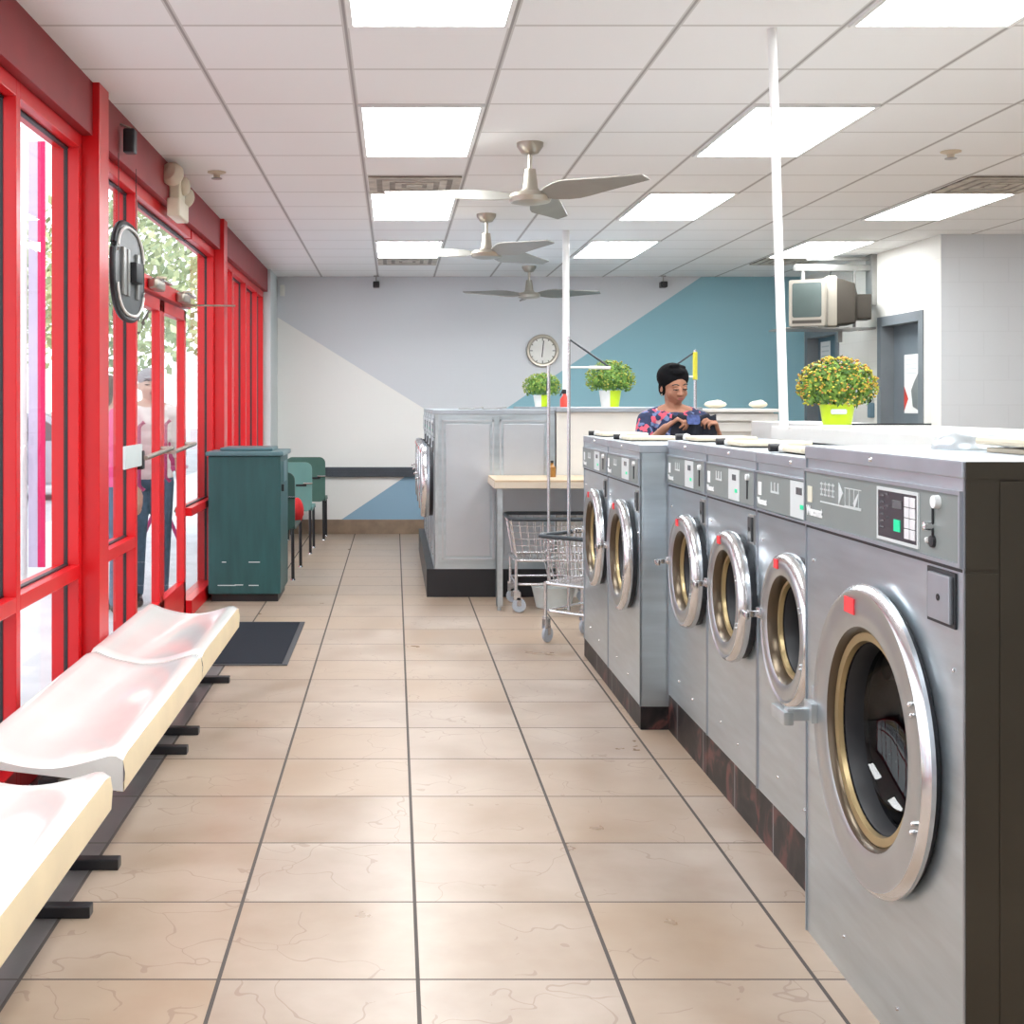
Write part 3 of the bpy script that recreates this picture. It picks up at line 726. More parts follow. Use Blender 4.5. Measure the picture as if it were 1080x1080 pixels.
    d = MB().lathe([(R - .012, -prot * .30), (R, -prot * .45), (R + .002, -prot * .75), (R - .004, -prot), (R - .014, -prot - .006)], (0, cy, cz), 'x', 72).build('door', M['rim'], t)
    MB().lathe([(R - .014, -prot - .006), (R - .022, -prot - .003), (R - .05 if big else R - .03, -prot - .006), (Rin + .014, -prot - .004), (Rin + .004, -prot)], (0, cy, cz), 'x', 72).build('door_ring', M['ringface'], d)
    MB().lathe([(Rin + .004, -prot), (Rin - .004, -prot * .8), (Rin - .008, -prot * .45), (Rin - .008, .0)], (0, cy, cz), 'x', 64).build('inner_step', M['bronze'], d)
    gw = .028 if big else .018
    bz = -prot * .5
    MB().lathe([(Rin - .004, bz + .004), (Rin - .010, bz - .002), (Rin - gw, bz), (Rin - gw - .004, bz + .014)], (0, cy, cz), 'x', 64).build('bezel', M['gold'], d)
    gr = Rin - gw - .003
    MB().lathe([(gr + .004, bz + .006), (gr - .006, bz + .02), (gr - .010, .05)], (0, cy, cz), 'x', 56).build('glass_seal', M['gasket'], d)
    MB().lathe([(gr - .002, bz + .010), (gr - .004, .02), (gr - .018, .075), (gr * .75, .105), (gr * .4, .118), (.001, .12)], (0, cy, cz), 'x', 56).build('glass_bowl', M['porthole'], d)
    tb = MB().lathe([(Rh, .0), (Rh + .01, .05), (Rh + .02, .06), (Rh + .03, depth * .65)], (0, cy, cz), 'x', 56)
    tb.lathe([(Rh + .03, depth * .65), (Rh * .5, depth * .66), (.001, depth * .62)], (0, cy, cz), 'x', 56)
    for k in range(3):
        a = 2 * PI * k / 3 + .5
        tb.tube([(.10, cy + (Rh - .0) * math.cos(a), cz + (Rh - .0) * math.sin(a)), (depth * .6, cy + (Rh + .01) * math.cos(a), cz + (Rh + .01) * math.sin(a))], .035 if big else .022, 10)
    tb.build('drum', M['drum'], t)
    # handle on the far side of the ring (left as seen), latch
    hy = cy + R
    k = 1.0 if big else .62
    hz = cz - (.045 if big else .0)
    if left: k = .5
    hd = MB().box((-prot - .020 * k, hy - .040 * k, hz + .0), (-prot + .004, hy + .020 * k, hz + .050 * k), .004)\
        .box((-prot - .075 * k, hy - .022 * k, hz + .002), (-prot - .010, hy + .006 * k, hz + .034 * k), .005)\
        .box((-prot - .085 * k, hy - .025 * k, hz - .010 * k), (-prot - .058 * k, hy + .085 * k, hz + .026 * k), .006).build('handle', M['galv' if big else 'rim'], d)
    MB().box((-.03, hy + .012, cz - .02), (.0, hy + .042, cz + .035), .005).build('latch', M['galv'], d)
    MB().box((-.012, hy - .002, cz + .045), (-.001, hy + .036, cz + .085)).build('latch_label', M['white_ink'], d, smooth=False)
    # hinge bolts at near side
    for zz in (-.12, -.10, .12, .14):
        a = zz / R; yb = cy - math.sqrt(max(0, (R - .035) ** 2 - (zz * R / .345) ** 2)) if big else cy - math.sqrt((R - .02) ** 2 - (zz * R / .345) ** 2)
        MB().lathe([(.001, -prot - .013), (.005 * k, -prot - .011), (.006 * k, -prot - .004)], (0, yb, cz + zz * R / .345 * 1.0), 'x', 10).build('bolt', M['chrome'], d)
    # red warning sticker on top of the ring
    rs = (R + Rin) / 2 + .004
    sw, sh = (.062, .036) if big else (.036, .026)
    st = MB().box((-prot - .0085, cy + (.075 if big else .045) - sw / 2, cz + math.sqrt(rs ** 2 - .075 ** 2 * (1 if big else .36)) - sh / 2), (-prot - .005, cy + (.075 if big else .045) + sw / 2, cz + math.sqrt(rs ** 2 - .075 ** 2 * (1 if big else .36)) + sh / 2)).build('warning_sticker', M['sticker'], d, smooth=False)
    # front screws
    for (yy, zz) in ((hw - .06, pz0 - .085), (-hw + .05, pz0 - .20), (hw * .4, zbot + .10), (-hw * .3, zbot + .08)):
        if abs(math.hypot(yy - cy, zz - cz)) > R + .01:
            MB().lathe([(.001, -.005), (.004, -.004), (.005, 0)], (0, yy, zz), 'x', 10).build('screw', M['chrome'], t)
    # plinth
    if zbot > .01:
        MB().box((.0 - basedx, -hw - .002, 0), (depth, hw + .002, zbot), .002).build('plinth', M[base], t, smooth=False)
    # dispenser on the lid
    if big:
        MB().lathe([(.001, .050), (.045, .046), (.075, .030), (.09, .004), (.09, 0)], (.30, .17, ztop), 'z', 28).build('dispenser_dome', M['galv'], t)
        MB().box((.27, -.40, ztop), (.75, .02, ztop + .010)).box((.25, -.42, ztop + .016), (.80, .04, ztop + .034), .008).build('dispenser_lid', M['cream'], t, smooth=False)
    elif not left:
        dl = MB().box((.045, hw - .30, ztop + .004), (.30, hw - .06, ztop + .022), .008).build('dispenser_lid', M['cream'], t, smooth=False)
        MB().box((.06, hw - .28, ztop - .001), (.28, hw - .08, ztop + .008)).build('dispenser_seat', M['gasket'], dl, smooth=False)
        MB().tube([(.010, hw - .09, ztop + .016), (.045, hw - .09, ztop + .016)], .013, 12).build('dispenser_knob', M['black'], dl)
        MB().ball((.055, hw - .09, ztop + .014), (.022, .03, .016), 2).build('dispenser_collar', M['potwhite'], dl)
    return t

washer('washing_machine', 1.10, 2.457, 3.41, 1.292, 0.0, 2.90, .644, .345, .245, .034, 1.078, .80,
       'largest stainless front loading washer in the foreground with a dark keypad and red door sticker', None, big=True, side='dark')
labs = ['small stainless washer directly beyond the large foreground one, partly hidden by it',
        'small stainless washer in the middle of the near row of three small washers',
        'small stainless washer at the far end of the near row, beside the forward pair']
cuts = [3.415, 4.15, 4.815, 5.495]; dys = [3.69, 4.35, 5.0]
for i in range(3):
    washer('washing_machine', 1.18, cuts[i], cuts[i + 1], 1.248, .155, dys[i], .750, .221, .152, .058, 1.055, .72, labs[i], 'small stainless washers in the near row')
pl = ['stainless washer standing forward of the near row, the closer one of the pair beyond it', 'stainless washer beside the wire carts, the farther one of the pair']
for i, (a, b, dy) in enumerate(((5.50, 6.33, 5.80), (6.33, 7.13, 6.56))):
    washer('washing_machine', 1.06, a, b, 1.228, .10, dy, .722, .250, .180, .052, 1.045, .84, pl[i], 'pair of stainless washers beyond the near row')
# far island row facing left
il = ['far island washer whose plain stainless end panel with two raised rectangles faces the camera', 'second washer of the far island row, just behind the end panel', 'third washer of the far island row from the camera', 'last washer of the far island row, nearest the mural wall']
for i in range(4):
    a = 9.30 + .76 * i
    w = washer('washing_machine', .29, a, a + .76, 1.365, .205, a + .40, .82, .27, .19, .085, 1.16, .88, il[i], 'stainless washers of the far island', base='black', detail=False, basedx=.055, left=True)
    if i == 0:
        mb = MB()
        for (xa, xb) in ((.055, .435), (.475, .83)):
            y = -.38 + .0025
            for (p0, p1) in (((xa, .27), (xa + .012, 1.29)), ((xb - .012, .27), (xb, 1.29)), ((xa, .27), (xb, .282)), ((xa, 1.278), (xb, 1.29))):
                mb.box((p0[0], y - .006, p0[1]), (p1[0], y, p1[1]))
            mb.box((xa + .03, y - .003, .30), (xb - .03, y, 1.26), .003)
        mb.build('end_panel', M['steel2'], w, smooth=False)
        MB().box((.005, -.3785, .21), (.03, -.3775 + .002, 1.33)).build('corner_strip', M['galv'], w, smooth=False)

# bulkhead behind the near row
t = thing('bulkhead', (1.98, 2.457, 0), 'white metal bulkhead box running behind the near row of washers, carrying a potted mum', 'bulkhead')
MB().box((0.02, 1.0, 0), (.35, 4.70, 1.31), .004).box((-.06, 0.96, 1.25), (.02, 3.03, 1.31)).build('housing', M['white'], t, smooth=False)
MB().box((-.36, .96, 1.253), (.0, 3.03, 1.309), .004).build('top_cover', M['white'], t, smooth=False)
MB().box((-.02, 3.036, 1.312), (.33, 3.05, 1.320)).build('black_edge', M['gasket'], t, smooth=False)
# far counter (white) beside the island
t = thing('counter', (1.18, 9.30, 0), 'long white half wall with an aluminium capped top behind the folding table, plants on it', 'counter')
MB().box((0.0, 0, 0), (1.05, 3.3, 1.345)).build('body', M['white'], t, smooth=False)
MB().box((-.005, -.02, 1.346), (1.06, 3.3, 1.383), .005).build('cap', M['bandsteel'], t, smooth=False)
t = thing('utility_sink', (2.25, 9.32, 0), 'white cabinet with a stepped ribbed lip beyond the woman, two cream bundles on top', 'cabinet')
mb = MB().box((.0, .06, 0), (.55, .7, 1.20)).box((0, .04, 1.20), (.55, .7, 1.27), .008).box((0, .02, 1.28), (.56, .7, 1.335), .008).box((0, 0, 1.345), (.585, .72, 1.372), .006)
mb.box((.02, .05, 1.26), (.53, .69, 1.35)).build('body', M['white'], t, smooth=False)
for x, s_, lb in ((2.40, .085, 'small cream cloth bundle, the left one on the ribbed white cabinet'), (2.72, .07, 'small cream cloth bundle, the right one on the ribbed white cabinet')):
    tag(MB().ball((x, 9.55, 1.372 + .031), (s_, .06, .03), 2).ball((x + .02, 9.56, 1.372 + .040), (s_ * .5, .04, .026), 2).build('cloth_bundle', M['cream']), lb, 'cloth', 'cream bundles on the ribbed cabinet')

# ------------------------------------------------------------------ bench
def bench(y0, y1, lab, feet, xr=-.80, w=.46):
    t = thing('bench_seat', (xr - w / 2, y0, 0), lab, 'bench', 'white fibreglass bench sections')
    L = y1 - y0; mb = MB(); nx, ny = 22, 26; zt = .36
    def zz(u, v):   # u across 0(window)..1(aisle)
        e = math.sin(PI * min(1, max(0, (u - .04) / .92)))
        dip = .055 * e ** 1.2
        dip *= .78 + .22 * (math.sin(PI * v) ** .4 if 0 < v < 1 else 0)
        edge = .018 * max(0, (u - .90) / .10) ** 2 + .010 * max(0, (.06 - u) / .06) ** 2
        end = .010 * (max(0, (.03 - v) / .03) ** 2 + max(0, (v - .97) / .03) ** 2)
        return zt + .020 - dip - edge - end + (.012 if u < .15 else 0) * (1 - u / .15)
    top = [[mb.bm.verts.new((-w / 2 + w * i / nx, L * j / ny, zz(i / nx, j / ny))) for i in range(nx + 1)] for j in range(ny + 1)]
    for j in range(ny):
        for i in range(nx): mb.bm.faces.new((top[j][i], top[j][i + 1], top[j + 1][i + 1], top[j + 1][i]))
    # skirts
    th = .10
    zb = lambda i: (zt - th + (0.055 * (1 - i / nx)))
    for j, ys in ((0, 0.0), (ny, L)):
        low = [mb.bm.verts.new((-w / 2 + w * i / nx, ys, zb(i) - (.0 if i > nx * .75 else -.0) + (0.02 if i < nx * .8 else 0))) for i in range(nx + 1)]
        for i in range(nx): mb.bm.faces.new((top[j][i], top[j][i + 1], low[i + 1], low[i]))
    low = [mb.bm.verts.new((-w / 2, L * j / ny, zt - .03)) for j in range(ny + 1)]
    for j in range(ny): mb.bm.faces.new((top[j][0], top[j + 1][0], low[j + 1], low[j]))
    mb.build('seat', M['bench'], t)
    mb = MB()
    tp = [mb.bm.verts.new((w / 2, L * j / ny, zz(1, j / ny))) for j in range(ny + 1)]
    md = [mb.bm.verts.new((w / 2 + .006, L * j / ny, zt - .045)) for j in range(ny + 1)]
    lw = [mb.bm.verts.new((w / 2 + .002, L * j / ny, zt - th)) for j in range(ny + 1)]
    ins = [mb.bm.verts.new((w / 2 - .02, L * j / ny, zt - th)) for j in range(ny + 1)]
    for A, B in ((tp, md), (md, lw), (lw, ins)):
        for j in range(ny): mb.bm.faces.new((A[j], A[j + 1], B[j + 1], B[j]))
    mb.build('front_edge', M['bench_edge'], t)
    MB().box((-.03, .03, zt - .13), (.03, L - .03, zt - .075), .004).build('beam', M['black'], t, smooth=False)
    for fy in feet:
        MB().box((-.22, fy - y0 - .022, 0), (w / 2 - .03, fy - y0 + .022, .032), .004).box((-.025, fy - y0 - .02, .03), (.025, fy - y0 + .02, zt - .09), .003).build('leg', M['black'], t, smooth=False)
    return t
bench(5.30, 6.56, 'white moulded fibreglass bench section nearest the door, farthest of the three', (6.44, 5.43))
bench(3.765, 5.285, 'long white moulded bench section in the middle of the row by the red windows', (5.13, 3.86))
bench(2.10, 3.60, 'nearest white moulded bench section, cut off at the lower left', (3.50, 2.25))

# ------------------------------------------------------------------ floor mat
t = thing('floor_mat', (-.875, 7.53, 0), 'black rubber entrance mat lying on the tiles in front of the door', 'floor mat')
MB().box((-.27, -.65, 0), (.27, .65, .009)).build('pile', M['mat'], t, smooth=False)
MB().box((-.305, -.68, 0), (-.27, .68, .006)).box((.27, -.68, 0), (.30, .68, .006)).box((-.27, -.68, 0), (.27, -.65, .006)).box((-.27, .65, 0), (.27, .68, .006)).build('border', M['matedge'], t, smooth=False)

# ------------------------------------------------------------------ litter cabinet
t = thing('litter_bin', (-1.055, 9.40, 0), 'teal litter bin cabinet with overhanging lid and scratched front beside the door', 'litter bin')
MB().box((-.268, -.33, .055), (.246, .30, 1.035), .008).build('body', M['teal'], t, smooth=False)
MB().box((-.25, -.30, 0), (.225, .27, .055)).build('base', M['black'], t, smooth=False)
MB().box((-.285, -.35, 1.036), (.268, .32, 1.068), .010).build('lid', M['teal_lid'], t, smooth=False)
MB().box((-.20, -.22, 1.067), (.18, .22, 1.092), .012).build('raised_top', M['teal_lid'], t, smooth=False)
MB().box((.247, -.12, .84), (.251, .14, .99)).build('flap', M['teal_lid'], t, smooth=False)
MB().box((.247, -.24, .78), (.262, -.20, .83), .003).build('latch', M['black'], t, smooth=False)
mb = MB()
for (a, b, z) in ((.02, .10, .28), (-.17, -.14, .28), (-.20, -.07, .115), (.02, .09, .115), (-.08, -.02, .118)):
    mb.box((a, -.3315, z), (b, -.330, z + .006))
mb.build('scuff', M['ctrl_light'], t, smooth=False)

# ------------------------------------------------------------------ shell chairs
def chair(y, mat, lab, xr=-.76, seatm=None, dep=.62):
    t = thing('shell_chair', (xr - .20, y, 0), lab, 'chair', 'green shell chairs by the window')
    # backrest: rounded panel, slight curve, facing +Y
    mb = MB(); P = rrect(.40, .46, .06, 6, 0, .63)
    mb.prism(P, 'y', -.012, .012, .004); mb.build('backrest', M[mat], t)
    mb = MB(); n = 10; pr = [(0.015, .44), (.05, .405), (.12, .40), (dep * .7, .415), (dep - .12, .425), (dep - .07, .41), (dep - .06, .395)]
    rows_ = [[mb.bm.verts.new((-.20 + .40 * i / 8, py, pz + .012 * abs(i - 4) / 4)) for i in range(9)] for (py, pz) in pr]
    rows2 = [[mb.bm.verts.new((-.20 + .40 * i / 8, py, pz - .014 + .012 * abs(i - 4) / 4)) for i in range(9)] for (py, pz) in pr]
    for j in range(len(pr) - 1):
        for i in range(8):
            mb.bm.faces.new((rows_[j][i], rows_[j][i + 1], rows_[j + 1][i + 1], rows_[j + 1][i]))
            mb.bm.faces.new((rows2[j][i], rows2[j + 1][i], rows2[j + 1][i + 1], rows2[j][i + 1]))
    for j in range(len(pr) - 1):
        for i in (0, 8): mb.bm.faces.new((rows_[j][i], rows_[j + 1][i], rows2[j + 1][i], rows2[j][i]))
    for j in (0, len(pr) - 1):
        for i in range(8): mb.bm.faces.new((rows_[j][i], rows_[j][i + 1], rows2[j][i + 1], rows2[j][i]))
    mb.build('seat', M[seatm or mat], t)
    for (lx, ly) in ((-.185, .0), (.185, .0), (-.185, dep - .12), (.185, dep - .12)):
        MB().tube([(lx, ly, .012), (lx * .98, ly, .41)], .0135, 10).build('leg', M['black'], t)
        MB().lathe([(.001, 0), (.02, 0), (.018, .012), (.001, .013)], (lx, ly, 0), seg=12).build('glide', M['chrome'], t)
    MB().tube([(.12, -.022, .665), (.205, -.022, .665)], .008, 8).build('grip', M['chrome'], t)
    MB().box((.05, -.020, .635), (.15, -.012, .655), .003).build('bracket', M['black'], t, smooth=False)
chair(10.2, 'seatgreen3', 'dark green shell chair right behind the teal litter bin', -.795, dep=.95)
chair(12.0, 'seatgreen2', 'pale green shell chair, the middle one of the row by the window', -.775)
chair(13.2, 'seatgreen', 'dark green shell chair at the far end of the row, against the mural wall', -.715, dep=.55)
mb = MB()
mb.ball((-.88, 10.93, .52), (.085, .10, .09), 3).ball((-.83, 10.86, .50), (.06, .07, .11), 3).ball((-.86, 11.0, .47), (.08, .08, .05), 3)
o = mb.build('red_jacket', M['redcloth'])
tx = bpy.data.textures.new('rumple', 'CLOUDS'); tx.noise_scale = .06
dm = o.modifiers.new('rumple', 'DISPLACE'); dm.texture = tx; dm.strength = .03
tag(o, 'crumpled red jacket lying on the seat of the nearest green chair', 'jacket')

# ------------------------------------------------------------------ folding table
t = thing('folding_table', (1.36, 8.97, 0), 'wood topped laundry folding table with galvanised legs in front of the far island', 'table')
MB().box((-.68, -.31, .875), (.62, .31, .889), .003).build('tabletop', M['wood'], t, smooth=False)
MB().box((-.682, -.312, .832), (.622, -.29, .8745), .004).box((-.682, -.29, .832), (-.66, .31, .8745), .003).build('edge_band', M['woodedge'], t, smooth=False)
for (lx, ly) in ((-.645, -.265), (-.60, .265), (.58, -.265), (.58, .265)):
    MB().box((lx - .022, ly - .022, .03), (lx + .022, ly - .016, .832)).box((lx - .022, ly - .022, .03), (lx - .016, ly + .022, .832)).tube([(lx, ly, .0), (lx, ly, .83)], .014, 8).build('leg', M['galv'], t, smooth=False)
MB().box((-.60, .26, .60), (.58, .275, .83)).build('apron', M['steel2'], t, smooth=False)
t = thing('bottle', (1.115, 9.05, .889), 'small amber bottle standing on the wood topped folding table', 'bottle')
MB().lathe([(.001, 0), (.028, 0), (.03, .05), (.028, .07), (.012, .085), (.012, .10), (.001, .10)], seg=18).build('body', M['amber'], t)
MB().lathe([(.001, .10), (.014, .10), (.014, .115), (.001, .116)], seg=14).build('cap', M['black'], t)

# ------------------------------------------------------------------ wire carts
def cart(loc, rz, lab, L=.56, W=.50, pole=None, yellow=False, arm=1, ptop=1.80, zr=.63):
    t = thing('laundry_cart', loc, lab, 'laundry cart', 'wire laundry carts', rz)
    def rect(l, w, z, r=.05):
        return [(p[0], p[1], z) for p in rrect(l, w, r, 4)]
    zb = .36; lb, wb = L - .10, W - .08
    mb = MB()
    for k in range(1, 6):
        u = k / 6; mb.tube(rect(lb + (L - lb) * u, wb + (W - wb) * u, zb + (zr - zb) * u), .0024, 5, closed=True)
    n = 40; top = rect(L, W, zr); bot = rect(lb, wb, zb)
    def samp(l, w, z, u):
        P = 2 * (l + w); d = u * P
        if d < l: return (-l / 2 + d, -w / 2, z)
        d -= l
        if d < w: return (l / 2, -w / 2 + d, z)
        d -= w
        if d < l: return (l / 2 - d, w / 2, z)
        d -= l
        return (-l / 2, w / 2 - d, z)
    for k in range(n): mb.tube([samp(L - .01, W - .01, zr, k / n), samp(lb, wb, zb, k / n)], .0028, 5)
    for k in range(1, 12): mb.tube([(-lb / 2 + lb * k / 12, -wb / 2, zb), (-lb / 2 + lb * k / 12, wb / 2, zb)], .0024, 5)
    for k in range(1, 5): mb.tube([(-lb / 2, -wb / 2 + wb * k / 5, zb), (lb / 2, -wb / 2 + wb * k / 5, zb)], .0024, 5)
    b = mb.build('basket', M['wire'], t)
    mb = MB(); mb.tube(rect(L, W, zr), .013, 8, closed=True); mb.build('bumper_rail', M['bumper'], b)
    mb = MB().tube(rect(lb + .04, wb + .04, zb - .008), .010, 8, closed=True).tube(rect(lb + .02, wb + .02, .19), .009, 8, closed=True)
    cs = [(sx * (lb / 2 + .01), sy * (wb / 2 + .01)) for sx in (-1, 1) for sy in (-1, 1)]
    for (x, y) in cs: mb.tube([(x, y, zb), (x, y, .14)], .011, 8)
    mb.build('frame', M['wire'], t)
    for i, (x, y) in enumerate(cs):
        c = MB().box((x - .018, y - .014, .085), (x + .03, y - .010, .14)).box((x - .018, y + .010, .085), (x + .03, y + .014, .14)).lathe([(.001, .14), (.022, .14), (.022, .15), (.001, .15)], (x, y, 0), seg=12)\
            .box((x + .005, y - .014, .045), (x + .035, y - .0105, .10)).box((x + .005, y + .0105, .045), (x + .035, y + .014, .10)).build('caster', M['wire'], t)
        MB().lathe([(.012, -.0095), (.044, -.0095), (.048, -.004), (.048, .004), (.044, .0095), (.012, .0095)], (x + .02, y, .048), 'y', 20).lathe([(.001, -.011), (.012, -.011), (.012, .011), (.001, .011)], (x + .02, y, .048), 'y', 10).build('wheel', M['caster'], c)
    if pole:
        px, py = pole
        pl_ = MB().tube([(px, py, .19), (px, py, ptop)], .0105, 10).build('hanger_pole', M['wire'], t)
        Rz = Matrix.Rotation(-rz, 3, 'Z')
        d = Rz @ Vector((arm, 0, 0))
        a = Vector((px, py, ptop - .012)); b2 = a + d * .245 + Vector((0, 0, -.17)); c2 = Vector((px, py, ptop - .18))
        MB().tube([a, b2], .006, 8).build('brace', M['bumper'], pl_)
        MB().tube([c2, c2 + d * .13], .006, 8).tube([c2 + d * .12, b2], .010, 8).build('hanging_bar', M['whitepaint'], pl_)
        if yellow: MB().tube([(px, py, ptop - .20), (px, py, ptop - .015)], .016, 10).build('yellow_sleeve', M['yellow'], pl_)
    return t
cart((1.165, 7.52, 0), math.radians(47), 'nearer wire laundry cart turned cornerwise, beside the pair of washers', L=.46, W=.46, pole=(-.11, .09), ptop=1.80)
cart((1.07, 8.83, 0), 0, 'farther wire laundry cart pushed under the folding table', L=.58, W=.50, pole=(-.035, -.262), ptop=1.665, arm=-.05)
cart((2.02, 8.70, 0), 0, 'wire laundry cart behind the woman with a yellow sleeve on its pole', L=.50, W=.46, pole=(.005, -.1), ptop=1.77, yellow=True, arm=-1)
t = tag(MB().lathe([(.001, .004), (.12, .004), (.15, .14), (.158, .15), (.150, .152), (.142, .145), (.115, .012), (.001, .012)], (1.10, 8.83, 0), seg=32).build('plastic_tub', M['tub']), 'pale plastic tub on the floor beneath the farther wire cart', 'tub')

# ------------------------------------------------------------------ plants
def mum(loc, rad, potr, poth, lab, leafm, bloomm, nleaf=1500, nbl=650, split=False, squash=.78, group=None, up=.0):
    t = thing('potted_plant', loc, lab, 'potted plant', group)
    rnd = random.Random(int(loc[0] * 1000))
    p = MB().lathe([(.001, .0), (potr * .80, .0), (potr, poth), (potr * 1.06, poth), (potr * 1.06, poth - .008 + .012), (potr * .96, poth + .004), (potr * .93, poth - .01), (.001, poth - .012)], seg=36)
    bm = p.bm
    po = p.build('pot', M['potwhite'] if split else M['lime'], t)
    if split:
        po.data.materials.append(M['lime'])
        for f in po.data.polygons:
            if f.center.x > -.01: f.material_index = 1
    else:
        MB().lathe([(potr * .86, -.0005), (potr * .87, .012)], seg=36).build('pot_foot', M['potwhite'], t)
        MB().prism(rrect(.062, .020, .006, 3, -.015, poth * .72), 'y', -potr * 1.0, -potr * .93).build('pot_label', M['white_ink'], po)
    MB().lathe([(.001, poth - .008), (potr * .92, poth - .008)], seg=20).build('soil', M['soil'], t)
    cz = poth + rad * squash * .62 + up
    def sph(): 
        z = rnd.uniform(-.62, 1); a = rnd.uniform(0, 2 * PI); q = math.sqrt(1 - z * z)
        return Vector((q * math.cos(a), q * math.sin(a), z))
    mb = MB()
    for i in range(nleaf):
        n = sph(); k = rnd.uniform(.45, 1.0) ** .6
        c = Vector((n.x * rad * k, n.y * rad * k, n.z * rad * squash * k + cz))
        u = n.cross(Vector((rnd.uniform(-1, 1), rnd.uniform(-1, 1), rnd.uniform(-1, 1)))).normalized(); v = n.cross(u)
        tilt = (n * rnd.uniform(-.6, .8) + u).normalized(); s_ = rad * rnd.uniform(.07, .13)
        a, b, c2, d = c - tilt * s_, c + v * s_ * .42, c + tilt * s_, c - v * s_ * .42
        mb.bm.faces.new([mb.bm.verts.new(q) for q in (a, b, c2, d)])
    for i in range(26):
        a = rnd.uniform(0, 2 * PI); r0 = potr * .5 * rnd.random()
        mb.tube([(r0 * math.cos(a), r0 * math.sin(a), poth - .01), (rad * .7 * math.cos(a), rad * .7 * math.sin(a), cz + rad * .1)], .0016, 4)
    mb.build('foliage', M[leafm], t)
    mb = MB()
    for i in range(nbl):
        n = sph()
        if n.z < -.35 and rnd.random() < .6: continue
        c = Vector((n.x * rad, n.y * rad, n.z * rad * squash + cz)) * 1.0
        j = rnd.uniform(.93, 1.04); c = Vector((c.x * j, c.y * j, (c.z - cz) * j + cz))
        s_ = rad * rnd.uniform(.026, .046)
        mb.ball(c, (s_, s_, s_ * .75), 1)
    mb.build('blossoms', M[bloomm], t)
mum((1.75, 5.05, 1.31), .152, .066, .088, 'large yellow and red chrysanthemum in a lime green pot on the near bulkhead', 'leaf', 'bloom')
mum((1.68, 9.95, 1.383), .190, .085, .125, 'bigger bushy green plant in a half white, half lime pot on the far counter', 'leaf2', 'bloom2', 1400, 420, True, group='plants on the far counter')
mum((1.385, 12.0, 1.383), .178, .080, .105, 'smaller green plant in a white and lime pot on the far counter, left end', 'leaf2', 'bloom2', 1200, 300, True, .74, group='plants on the far counter')
t = thing('spray_bottle', (1.30, 9.75, 1.383), 'small red spray bottle on the far counter beside the white pole', 'bottle')
MB().lathe([(.001, 0), (.035, 0), (.036, .06), (.015, .09), (.014, .10), (.001, .10)], seg=16).build('body', M['redplastic'], t)
MB().box((-.02, -.012, .10), (.012, .012, .135), .003).tube([(-.02, 0, .12), (-.035, 0, .085)], .004, 6).build('trigger', M['black'], t)
for i, (x, y, lb) in enumerate(((.55, 9.75, 'thin dark scoop lying on top of the stainless island, left one'), (.74, 9.9, 'thin dark scoop lying on top of the stainless island, right one'))):
    tag(MB().box((x - .06, y - .03, 1.366), (x + .06, y + .03, 1.374), .003).tube([(x + .05, y, 1.372), (x + .13, y, 1.380)], .006, 6).build('soap_scoop', M['bracket']), lb, 'scoop', 'scoops on the island top')

# ------------------------------------------------------------------ clock
K = YB / F
t = thing('wall_clock', ((572 - 416) * K, YB - .001, 1.4 + 57 * K), 'round silver rimmed wall clock on the grey part of the mural wall', 'clock')
MB().lathe([(.172, 0), (.178, -.03), (.168, -.048), (.150, -.046), (.138, -.030), (.136, -.018)], axis='y', seg=48).build('rim', M['nickel'], t)
MB().lathe([(.001, -.020), (.148, -.020)], axis='y', seg=48).build('face', M['clockface'], t)
mb = MB()
for k in range(12):
    a = k * PI / 6; r0 = .118 if k % 3 else .108
    mb.box((-.004, -.0235, r0), (.004, -.0205, .138))
    vs = mb.bm.verts[:] if False else None
mbt = MB()
for k in range(12):
    tmp = MB().box((-.004, -.0235, .108 if k % 3 == 0 else .12), (.004, -.0205, .138)); tmp.xf(Matrix.Rotation(k * PI / 6, 4, 'Y'))
    me = bpy.data.meshes.new('x'); tmp.bm.to_mesh(me); tmp.bm.free(); mbt.bm.from_mesh(me); bpy.data.meshes.remove(me)
mb.bm.free(); mbt.build('hour_marks', M['black'], t, smooth=False)
for nm, ln, ang in (('hour_hand', .07, 186), ('minute_hand', .11, 6)):
    h = MB().box((-.005, -.028, -.015), (.005, -.025, ln)); h.xf(Matrix.Rotation(math.radians(ang), 4, 'Y')); h.build(nm, M['black'], t, smooth=False)

# small cameras on the back wall
for (px, lb) in ((397, 'small black camera hanging near the top of the mural wall, the left one'), (697, 'small black camera hanging near the top of the mural wall, the right one')):
    t = thing('security_camera', ((px - 416) * K, YB - .12, H), lb, 'camera', 'black cameras on the far wall')
    MB().lathe([(.001, 0), (.03, 0), (.03, -.01), (.001, -.01)], seg=14).tube([(0, 0, 0), (0, 0, -.07)], .007, 6).build('mount', M['bracket'], t)
    MB().box((-.035, -.07, -.13), (.035, .05, -.065), .012, 3).lathe([(.001, -.075), (.022, -.075), (.022, -.07)], (0, 0, -.098), 'y', 14).build('body', M['black'], t)
t = tag(MB().box((-1.24, YB - .04, 2.58), (-1.19, YB, 2.70), .008).build('motion_sensor', M['potwhite']), 'tiny white sensor high in the left corner of the mural wall', 'sensor')

